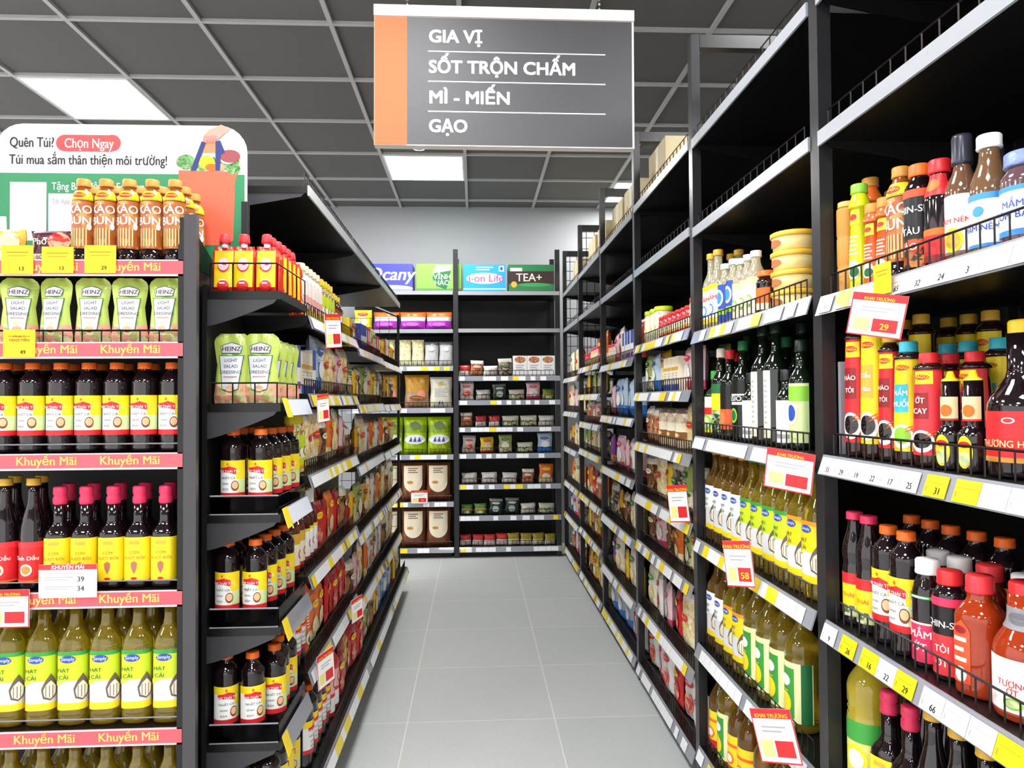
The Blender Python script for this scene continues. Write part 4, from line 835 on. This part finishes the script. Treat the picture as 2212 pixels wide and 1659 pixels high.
for px, k in ((1812, 'darks'), (1845, 'darks'), (1872, 'soy'), (1917, 'soy'), (1962, 'chin3'), (2008, 'chin4'), (2062, 'redb'), (2128, 'redb'), (2175, 'redj'), (2260, 'redj')):
    if k == 'darks':
        if 'darks' not in K: bottle('darks', 'soy_sauce_bottle', 'pink-capped soy bottle with yellow label', 'bottle', .235, .027, DGLASS, PINK, .016, .018, L_pat(YEL, [(.75, 1, RED), (0, .25, F_GREEN)], None, [('THÁI', .45)], ORANGE, .3), (.08, .46), sh=.66, nk=.9, waist=[(.5, 1), (.54, .9), (.6, 1)])
    rput(4, k, px, .13 if px == 2128 else .048 if k not in ('redj',) else .062, 'back row' if px == 2128 else '', rz=.45, s=1)
for px, k in ((1868, 'soy'), (1925, 'soy'), (1985, 'soy'), (2050, 'soy'), (2120, 'soy'), (2195, 'soy')): rput(4, k, px, .17, 'rear row')
for px in (2052, 2110, 2185): rput(4, 'chin3', px, .12, 'middle row', rz=.2)
for px, k in ((1820, 'oilslim'), (1876, 'pink'), (1925, 'pink'), (1980, 'gold'), (2040, 'gold'), (2100, 'gold'), (2160, 'gold')): rput(5, k, px, .06, rz=.4)
for px, k in ((1895, 'gold'), (1950, 'gold'), (2000, 'gold')): rput(5, k, px, .15, 'back row')
fill('R0', 6, 'oily*6', y=.04)
# second right bay
def rf(bay, zi, items, y=.045, rz=.2, row=''):
    for k, px in items: rput(zi, k, px, y, row, rz, bay=bay)
rf('R1', 2, (('vin', 1531), ('vin', 1550), ('vinb', 1568), ('vinb', 1588), ('vinc', 1606), ('vinc', 1622), ('vinc', 1638)))
rf('R1', 2, (('vin', 1562), ('vin', 1592)), .11, row='back row'); rf('R1', 2, (('darkred', 1625), ('darkred', 1645), ('orjar', 1655)), .1, row='back row')
for q, px in enumerate((1674, 1716)):
    for lv in range(3 if q == 0 else 4): rput(2, 'tub', px, .08, 'stack level %d' % (lv+1), z=ZR[1][2]+lv*.0506, bay='R1')
rput(2, 'orjar', 1648, .05, bay='R1')
rf('R1', 3, (('ol1', 1528), ('ol2', 1551), ('ol3', 1574), ('ol4', 1600), ('ol6', 1624), ('ol5', 1644), ('ol5', 1672), ('ol6', 1700), ('ol7', 1728)))
rf('R1', 3, (('ol3', 1580), ('ol5', 1618), ('ol5', 1660), ('ol4', 1700), ('ol5', 1735)), .13, row='back row')
rf('R1', 4, (('oilw', 1525), ('oilw', 1544), ('oilw', 1562), ('oilw', 1581), ('oil', 1602), ('oil', 1623), ('oil', 1645), ('oil', 1668), ('oilo', 1694), ('oilo', 1724)), .045)
rf('R1', 4, (('oilw', 1540), ('oilw', 1562), ('oil', 1590), ('oil', 1618), ('oil', 1645), ('oil', 1680), ('oil', 1715)), .14, row='back row')
rf('R1', 5, (('oilw', 1522), ('oilw', 1540), ('oilo', 1559), ('oilo', 1578), ('oilbig', 1604), ('oilbig', 1636), ('oilbig', 1674), ('oilbig', 1716)), .05)
rf('R1', 6, (('oilbig', 1525), ('oily', 1552), ('oily', 1583), ('oily', 1616), ('oily', 1652), ('oily', 1692), ('oily', 1735)), .05)
rf('R1', 6, (('oily', 1560), ('oily', 1600), ('oily', 1640), ('oily', 1680)), .15, row='back row')
RF = {
 (2, 2): ('limejar*3 redjar*7 spicejar*2', 0), (2, 3): ('b_green b_blue b_gold bx_cr*4 b_pink*2', 0), (2, 4): ('b_bean b_bean nutjar*3 b_noo b_brown', 0), (2, 5): ('b_brown b_noo b_yel b_mush b_green b_brown', 0),
 (2, 6): ('b_brown b_pink b_brown b_or b_green b_yel', 0), (2, 7): ('b_cream b_white b_pink b_red b_noo b_white', 0), (2, 8): ('b_white b_pink b_white b_red b_white b_pink', 0),
 (3, 2): ('spicejar*2 b_pink b_white bx_bl*4 b_red', 0), (3, 3): ('b_pink b_blue*3 b_blue', 0), (3, 4): ('b_purp b_pink*2 b_white b_pink', 0), (3, 5): ('b_mush b_gold b_brown b_cream b_noo', 0), (3, 6): ('b_purp b_cream b_yel b_cream b_yel', 0), (3, 7): ('b_blue*3 b_pink b_white', 0),
 (4, 2): ('redjar*3 spicejar*4 b_red b_or', 0), (4, 3): ('b_yel b_green b_cream b_yel', 0), (4, 4): ('b_bean*2 b_pink b_bean b_brown', 0), (4, 5): ('b_green b_noo b_cream b_mush', 0), (4, 6): ('b_or b_red b_bean b_or', 0), (4, 7): ('b_yel b_gold b_yel b_brown b_cream', 0), (4, 8): ('b_gold b_yel b_cream b_noo', 0),
 (5, 2): ('b_cream b_noo b_white', 0), (5, 3): ('b_noo b_pink b_cream b_noo', 0), (5, 4): ('b_gold b_noo b_cream b_green', 0), (5, 5): ('b_or b_noo b_cream b_or', 0), (5, 6): ('b_blue b_pink b_white b_mush', 0), (5, 7): ('b_bean b_pink b_white b_brown', 0)}
for (i, j), (s, _) in RF.items(): fill('R%d' % i, j, s, y=.03, x0=.045, x1=RL-.03, mingap=-.02)
for i, j, s in ((2, 3, 'b_white b_pink b_green'), (2, 6, 'b_brown b_bean b_mush'), (3, 4, 'b_purp b_pink')): fill('R%d' % i, j, s, y=.14, x0=.2, row='back row')
# cartons on the right run's top shelf
for bay, xs in (('R2', (.12,)), ('R3', (.18, .55)), ('R4', (.2, .6)), ('R5', (.3,))):
    for x in xs: put(bay, 0, 'brownbox', x, .2)
put('R5', 0, 'b_pink', .75, .1)
# back wall
def bput(bay, zi, key, px, y=.1, z=None, row='', s=1, rz=0):
    e_ = put(bay, zi, key, px_at(px, 864, 'y', BY+y).x-BAYS[bay]['o'].x, y, z, rz, row, s)
    if key == 'rice_purp': e_.scale.z = 1.2
    elif key in ('rice_cream', 'rice_grey'): e_.scale.z = .86
bput('B0', 0, 'case_blue', 850, .17); bput('B0', 0, 'case_green', 948, .17)
bput('B1', 0, 'case_life', 1048, .17); bput('B1', 0, 'case_tea', 1147, .17)
for px in (838, 893, 947): bput('B0', 1, 'rice_purp', px, .1, s=.8)
bput('B0', 1, 'b_yel', 785, .06, s=1.2)
for px, k in ((882, 'rice_cream'), (908, 'rice_cream'), (933, 'rice_grey'), (960, 'rice_grey'), (840, 'rice_cream'), (805, 'b_yel')): bput('B0', 2, k, px, .07, s=.68 if 'cream' in k else .72)
for px, k in ((901, 'rice_gold'), (953, 'rice_white'), (838, 'rice_gold')): bput('B0', 3, k, px, .08, s=.92)
for px in (898, 948, 845): bput('B0', 4, 'rice_lime', px, .08, s=.97)
for zi in (5, 6):
    for px in (893, 946, 838): bput('B0', zi, 'rice_brown', px, .08, s=.96)
BF = {2: 'b_redn*1 b_bean*1 b_cbn b_mush bx_w*3', 3: 'b_white b_cbn b_dgr b_lay b_pink b_yg', 4: 'b_bean b_redn*2 b_lay*2 b_cbn', 5: 'b_white b_yel b_green b_lay b_blue', 6: 'b_cbn*2 b_cbn b_bean b_or', 7: 'b_yg*2 b_dgr*2 b_cbn b_lay', 8: 'b_redn*4 b_oly*4'}
for j, s in BF.items(): fill('B1', j, s, y=.03, x0=.045, x1=BAYS['B1']['L']-.045, mingap=-.01)
for o, k, bay, zi, row, sx in PLACED:   # low shelf spacing on the back bay: packs lean low
    if bay == 'B1' and zi > 1:
        room = (ZB1[zi-1]-ZB1[zi])-.032 if zi > 2 else .3
        if k['h'] > room: s = room/k['h']; o.scale = (min(1, s*1.25), s, s)
    elif bay[0] in 'RL' and zi > 1 and k['cat'] in ('bag', 'box', 'pouch', 'jar'):
        zs = BAYS[bay]['zs']; room = zs[zi-1]-zs[zi]-.04
        if k['h'] > room: s = room/k['h']; o.scale = (min(1, s*1.1), s, s)
        elif k['cat'] == 'bag' and room > k['h']*1.1: o.scale.z *= min(1.25, room/k['h'])

# neighbours on one shelf stand beside each other, not inside each other
def settle():
    shelves_ = {}
    for rec in PLACED:
        o, k, bay, zi, row, sx = rec; B = BAYS[bay]; rz = o.rotation_euler.z-B['rz']
        ex_ = [abs(math.cos(rz)*a*o.scale.x-math.sin(rz)*b_*o.scale.y) for a, b_ in k['xy']]; ey_ = [abs(math.sin(rz)*a*o.scale.x+math.cos(rz)*b_*o.scale.y) for a, b_ in k['xy']]
        c, si = math.cos(B['rz']), math.sin(B['rz']); dx, dy = o.location.x-B['o'].x, o.location.y-B['o'].y
        it = dict(o=o, x=c*dx+si*dy, y=-si*dx+c*dy, hx=max(ex_)+.0012, hy=max(ey_)+.0012, round=k['cat'] in ('bottle', 'jar', 'jug', 'tub'), B=B, bay=bay, zi=zi, h=k['h']*o.scale.z)
        shelves_.setdefault((bay, zi, round(o.location.z, 2) if k['cat'] == 'tub' else 0), []).append(it)
    for (bay, zi, lv), L in shelves_.items():
        if lv and lv > BAYS[bay]['zs'][zi]+.04: continue
        if lv: L += shelves_.get((bay, zi, 0), [])
    for (bay, zi, lv), L in shelves_.items():
        B = BAYS[bay]; x0 = {'R': .043, 'B': .043 if bay == 'B1' else .004, 'L': .005, 'S': .012, 'E': -.2}[bay[0]]
        if (bay, zi) == ('R0', 3): x0 = .058
        if (bay, zi) == ('B1', 0): x0 = .074
        if (bay, zi) == ('E', 0): x1 = B['L']+.03
        x1 = {'R': B['L']-(.041 if bay == 'R0' else .001), 'B': B['L']-(.042 if bay == 'B1' else .004), 'L': B['L']-.004, 'S': B['L']-.004, 'E': B['L']-.016}[bay[0]]
        y0 = -.030 if bay[0] == 'L' and zi == 6 else .015 if bay[0] != 'S' else .010
        if (bay, zi) == ('B0', 0): x1 = B['L']+.07; y0 = .035
        if (bay, zi) == ('B1', 0): x1 = B['L']-.001; y0 = .035
        y1 = B['D']-(.034 if bay[0] == 'R' or bay == 'B1' else .014)
        for n in range(400):
            mv = False
            for a in range(len(L)):
                for b_ in range(a+1, len(L)):
                    p, q = L[a], L[b_]; dx, dy = q['x']-p['x'], q['y']-p['y']; ox = p['hx']+q['hx']-abs(dx); oy = p['hy']+q['hy']-abs(dy)
                    if ox <= 0 or oy <= 0: continue
                    if p['round'] and q['round'] and abs(dy) < .03:
                        rr = max(p['hx'], p['hy'])+max(q['hx'], q['hy']); need = math.sqrt(max(0, rr*rr-dy*dy))-abs(dx)
                        if need <= 0: continue
                        ux, uy, m_ = (1 if dx >= 0 else -1), 0, need/2+.0002
                    elif p['round'] and q['round']:
                        d = math.hypot(dx, dy) or 1e-4; need = max(p['hx'], p['hy'])+max(q['hx'], q['hy'])-d
                        if need <= 0: continue
                        ux, uy = (dx/d, dy/d) if d > .002 else (1, 0); m_ = need/2+.0002
                    elif ox < oy: ux, uy, m_ = (1 if dx >= 0 else -1), 0, ox/2+.0002
                    else: ux, uy, m_ = 0, (1 if dy >= 0 else -1), oy/2+.0002
                    p['x'] -= ux*m_; p['y'] -= uy*m_; q['x'] += ux*m_; q['y'] += uy*m_; mv = True
            for p in L:
                p['x'] = min(max(p['x'], x0+p['hx']), x1-p['hx']) if x1-x0 > 2*p['hx'] else (x0+x1)/2
                p['y'] = max(min(p['y'], y1-p['hy']), y0+p['hy'])
            if not mv and n: break
    done = {}
    for L in shelves_.values():
        for p in L:
            if id(p) in done: continue
            done[id(p)] = 1; B = p['B']; c, si = math.cos(B['rz']), math.sin(B['rz'])
            p['o'].location.x = B['o'].x+c*p['x']-si*p['y']; p['o'].location.y = B['o'].y+si*p['x']+c*p['y']
    tubs = {}
    for o, k, bay, zi, row, sx in PLACED:
        if k['cat'] == 'tub': tubs.setdefault(round(sx/25), []).append(o)
    for L in tubs.values():
        for o in L[1:]: o.location.x, o.location.y = L[0].location.x, L[0].location.y
settle()

# ================================================================ labels of the stock
groups = {}
for rec in PLACED:
    o, k, bay, zi, row, sx = rec
    groups.setdefault((bay, zi, k['desc'], row), []).append(rec)
for (bay, zi, desc, row), L in groups.items():
    L.sort(key=lambda r: r[5]); B = BAYS[bay]; n = len(B['zs'])
    shelfw = 'top' if zi == 0 else 'bottom' if zi == n-1 else ORD[zi]
    for q, (o, k, _, _, _, sx) in enumerate(L):
        rr = row.replace('stack level ', 'level ')
        rr = {'row 1': 'behind', 'back row': 'behind', 'rear row': 'furthest behind', 'level 1': 'lowest of its stack', 'level 2': 'second lowest of its stack', 'level 3': 'third up in its stack', 'level 4': 'topmost of its stack'}.get(rr, rr)
        od = '' if len(L) == 1 else ('leftmost' if q == 0 else 'rightmost' if q == len(L)-1 else ORD[q]+' from left')
        mid = ', '.join(t for t in (od, rr) if t)
        lab = '%s, %s%s shelf, %s' % (desc, mid+', ' if mid else '', shelfw, B['place'])
        tag(o, lab, k['cat'], '%s on the %s shelf of the %s' % (k['name'].replace('_', ' ')+'s', shelfw, B['place']) if len(L) > 1 else None)

# ================================================================ poster above the promotion rack
e = empty('bag_poster', (0, 0, 0)); PY = 2.1
a = px_at(-10, 266, 'y', PY); b_ = px_at(533, 520, 'y', PY); zb = ZE[0]+.002; e.location = (a.x, PY, zb); W, Hh = b_.x-a.x, a.z-zb
def pp(px, py):
    q = px_at(px, py, 'y', PY); return (q.x-a.x, q.z-zb)
R_ = .075; pts = [(0, 0), (W, 0)]+[(W-R_+R_*math.cos(t*PI/12), Hh-R_+R_*math.sin(t*PI/12)) for t in range(7)]+[(R_-R_*math.sin(t*PI/12), Hh-R_+R_*math.cos(t*PI/12)) for t in range(7)]
m = M(); bw = mt('#d6d0d6', .5); m.prism(pts, False, 0, .006, bw); m.obj('board', e)
S = flat(0); gr = mt('#2f8a5a', .4); m = M()
g0 = pp(100, 374)[1]; m.rect(S, .001, W-.006, .002, g0, gr, .0006, 1)
q = pp(22, 393); q2 = pp(100, 520); m.rect(S, q[0], q2[0], max(q2[1], .01), q[1], bw, .0009, 1)
q = pp(105, 418); q2 = pp(380, 520); m.rect(S, q[0], q2[0], .01, q[1], bw, .0009, 1)
pill = mt('#e5484a', .4); c1, c2 = pp(140, 309), pp(243, 309); r = .0235
m.rect(S, c1[0], c2[0], c1[1]-r, c1[1]+r, pill, .0008, 1); m.ell(S, *c1, r, r, pill, .00085); m.ell(S, *c2, r, r, pill, .00085)
def tx(t, px, py, size, mm, px2, h=.0012, b=.012): q = pp(px, py); m.text(S, t, q[0], q[1], size, mm, h, b, 'l', fit=pp(px2, py)[0]-q[0])
tx('Quên Túi?', 21, 317, .0400, INK, 117); tx('Chọn Ngay', 139, 319, .0385, WHITE, 246); tx('Túi mua sắm thân thiện môi trường!', 20, 354, .0388, INK, 361)
tx('Tặng Bạn Một Túi Eco Mua Sắm', 112, 410, .030, WHITE, 348); tx('Tải App', 112, 440, .02, GREYI, 152); tx('On', 181, 441, .03, INK, 204)
m.obj('printed_front', e)
m = M(); og = mt('#f06a4c', .45); P = lambda L_, mm, h: m.poly(S, [pp(*t) for t in L_], mm, h)
bw2 = mt('#e8e2e8', .5)
P([(386, 368), (515, 372), (508, 390), (504, 520), (470, 530), (384, 530), (388, 440)], og, .0011)
gv = food('#5a9a4a', '#9ac47a', '#3a6a3a', 120)
for cx_, cy_, rx, ry in ((402, 350, 20, 16), (432, 362, 12, 8), (470, 352, 18, 14), (495, 350, 22, 18), (505, 365, 14, 12)):
    c_ = pp(cx_, cy_); m.ell(S, c_[0], c_[1], rx*.00133, ry*.00133, gv, .0013)
for cx_, cy_, rx, ry, cc in ((447, 351, 17, 15, YEL), (458, 362, 14, 8, ORANGE), (497, 338, 22, 14, mt('#9a4a50', .5)), (492, 343, 17, 12, mt('#e8c8cc', .5)), (478, 362, 8, 8, mt('#f0a080', .5))):
    c_ = pp(cx_, cy_); m.ell(S, c_[0], c_[1], rx*.00133, ry*.00133, cc, .0015+cx_*1e-6)
P([(440, 300), (466, 304), (472, 330), (436, 330)], mt('#f08a60', .45), .0012)
nv = mt('#2c3a78', .5)
P([(436, 306), (446, 308), (424, 369), (412, 369)], nv, .0024); P([(466, 306), (476, 304), (487, 330), (478, 335), (476, 369), (466, 369)], nv, .0024)
sk = mt('#dc9a8c', .5)
P([(440, 294), (452, 281), (470, 274), (478, 270), (500, 279), (484, 290), (472, 302), (462, 298), (446, 300), (438, 304)], sk, .0026)
for k in range(4): P([(442+k*7, 294), (449+k*7, 294), (448+k*6, 308), (443+k*6, 309)], mt('#d08478', .5), .0028+k*.0001)
m.obj('shopping_bag_picture', e)
m = M(); q = pp(526, 436); m.box(W-.014, W+.004, -.004, -.001, 0, q[1], BLACK); m.box(W-.014, W+.004, .007, .012, 0, q[1], BLACK); m.obj('holder', e)
tag(e, 'white and green round-cornered poster of a shopping bag above the promotion rack', 'poster')

# ================================================================ hanging price cards
def card(name, label, cat, group, loc, rz, W, H, draw, base='#f4f4f4', rx=0, ry=0):
    m = M(); m.box(-W/2, W/2, -.0008, .0008, 0, H, mt(base, .4)); draw(m, flat(.0008), W, H); o = m.obj(name, None, loc, rz); o.rotation_euler.x = rx; o.rotation_euler.y = ry
    tag(o, label, cat, group); return o
def d_yel(num, hd=''):
    def f(m, S, W, H):
        ik = mt('#a07a10', .5); m.rect(S, -W*.35, W*.35, H*.74, H*.77, ik, .0003, 1); m.rect(S, -W*.3, W*.3, H*.62, H*.64, ik, .0003, 1)
        if hd:
            for q_, t in enumerate(hd.split('|')): m.text(S, t, 0, H*(.7-q_*.14), H*.14, mt('#7a5a10', .5), .0006)
        m.text(S, num, W*.12, H*.12, H*.2, INK, .0006, .02)
    return f
for cxp, num, hd, y0, y1, dsc in ((38, '13', '', 530, 592, 'yellow price card at the left end of the promotion rack top shelf'), (125, '13', '', 533, 590, 'yellow price card in the middle of the promotion rack top shelf'), (217, '29', '', 530, 590, 'yellow price card reading 29 on the promotion rack top shelf'), (42, '49', 'MUA 2|TẶNG TIỀN', 712, 772, 'yellow price card reading 49 under the green dressing pouches')):
    t = px_at(cxp, y0, 'y', EY-.009); b2 = px_at(cxp, y1, 'y', EY-.009)
    card('price_card', dsc, 'price card', None, (t.x, EY-.0092, b2.z), 0, .076, t.z-b2.z, d_yel(num, hd), '#f2c418')
def d_km(m, S, W, H):
    m.rect(S, -W/2, W/2, H*.84, H, REDH, .0004, 1); m.text(S, 'KHUYẾN MÃI', 0, H*.865, H*.16, WHITE, .0007, .03); m.bars(S, -W*.38, W*.3, H*.72, 1, H*.05, GREYI, .0004)
    for v, n in ((.48, '39'), (.2, '34')): m.text(S, n, W*.22, H*v, H*.22, INK, .0006, .02); m.bars(S, -W*.4, W*.1, H*(v+.12), 2, H*.07, GREYI, .0004)
t = px_at(147, 1219, 'y', EY-.012); b2 = px_at(147, 1291, 'y', EY-.012)
card('price_card', 'white card with red heading and prices 39 and 34 below the yellow-labelled bottles', 'price card', None, (t.x, EY-.012, b2.z), 0, .138, t.z-b2.z, d_km, '#f2eff6')
def d_red(num=''):
    def f(m, S, W, H):
        m.rect(S, -W/2, W/2, 0, H, RED, .0003, 1); m.rect(S, -W*.475, W*.475, H*.03, H*.82, WHITE, .0005, 1); m.text(S, 'KHAI TRƯƠNG', 0, H*.84, H*.1, YEL, .0009, .02)
        m.rect(S, -W*.05, W*.4, H*.12, H*.42, RED, .0007, 1); m.rect(S, -W*.4, -W*.1, H*.12, H*.42, mt('#e8e088', .5), .0007, 1); m.bars(S, -W*.3, W*.3, H*.65, 2, H*.08, GREYI, .0007)
        if num: m.text(S, num, W*.17, H*.18, H*.2, YEL, .001, .02)
    return f
b2 = px_at(15, 1356, 'y', EY-.014); card('price_card', 'red-bordered price card hanging at the left edge above the oil bottles', 'price card', None, (b2.x, EY-.014, b2.z), 0, .105, .092, d_red())
def rcard(px, py, W, H, lab, num='', dx=.02, ry=.0, rz=-PI/2+.75):
    X = RX-.03-dx; p_ = px_at(px, py, 'x', X); return card('price_card', lab, 'price card', 'red-bordered hanging price cards', (X, p_.y, p_.z), rz, W, H, d_red(num), ry=ry)
rcard(1885, 727, .092, .075, 'red-bordered price card reading 29 above the red and yellow sauce bottles', '29', .03, ry=.2)
rcard(1700, 1060, .11, .09, 'red-bordered price card hanging above the clear oil bottles, near bay', '', .03, ry=.12)
rcard(1602, 1268, .08, .12, 'narrow red-bordered price card in front of the row of oil bottles', '58', .03, ry=-.12)
rcard(1690, 1650, .1, .12, 'red-bordered price card low down in front of the amber oil bottles', '', .03, ry=-.25)
rcard(1470, 1128, .08, .13, 'red-headed price card on the third right bay beside snack bags', '', .005, ry=-.12)
def lcard(px, py, W, H, lab, dx=.065):
    X = LX+dx; p_ = px_at(px, py, 'x', X); card('price_card', lab, 'price card', 'red-bordered hanging price cards on the left aisle', (X, p_.y, p_.z), PI/2-.4, W, H, d_red(), ry=-.1)
lcard(722, 752, .09, .11, 'pink-bordered price card hanging below the dressing bottle shelf'); lcard(700, 912, .06, .085, 'small price card hanging above the noodle packets, first left bay')
lcard(773, 1340, .08, .09, 'small price card hanging low among red packets, first left bay'); lcard(706, 1480, .09, .11, 'price card hanging above the yellow-capped chilli bottle', .045)
p_ = px_at(906, 1088, 'y', BY-.03); card('price_card', 'white price card with red top on the brown rice bag shelf', 'price card', None, (p_.x, BY-.035, p_.z), 0, .14, .11, d_red('72'))
p_ = px_at(1905, 630, 'x', RX-.025); card('price_card', 'yellow promotion card above the top price rail, first right bay', 'price card', None, (RX-.024, p_.y, p_.z-.005), -PI/2, .055, .056, d_yel('', ''), '#f0c418')
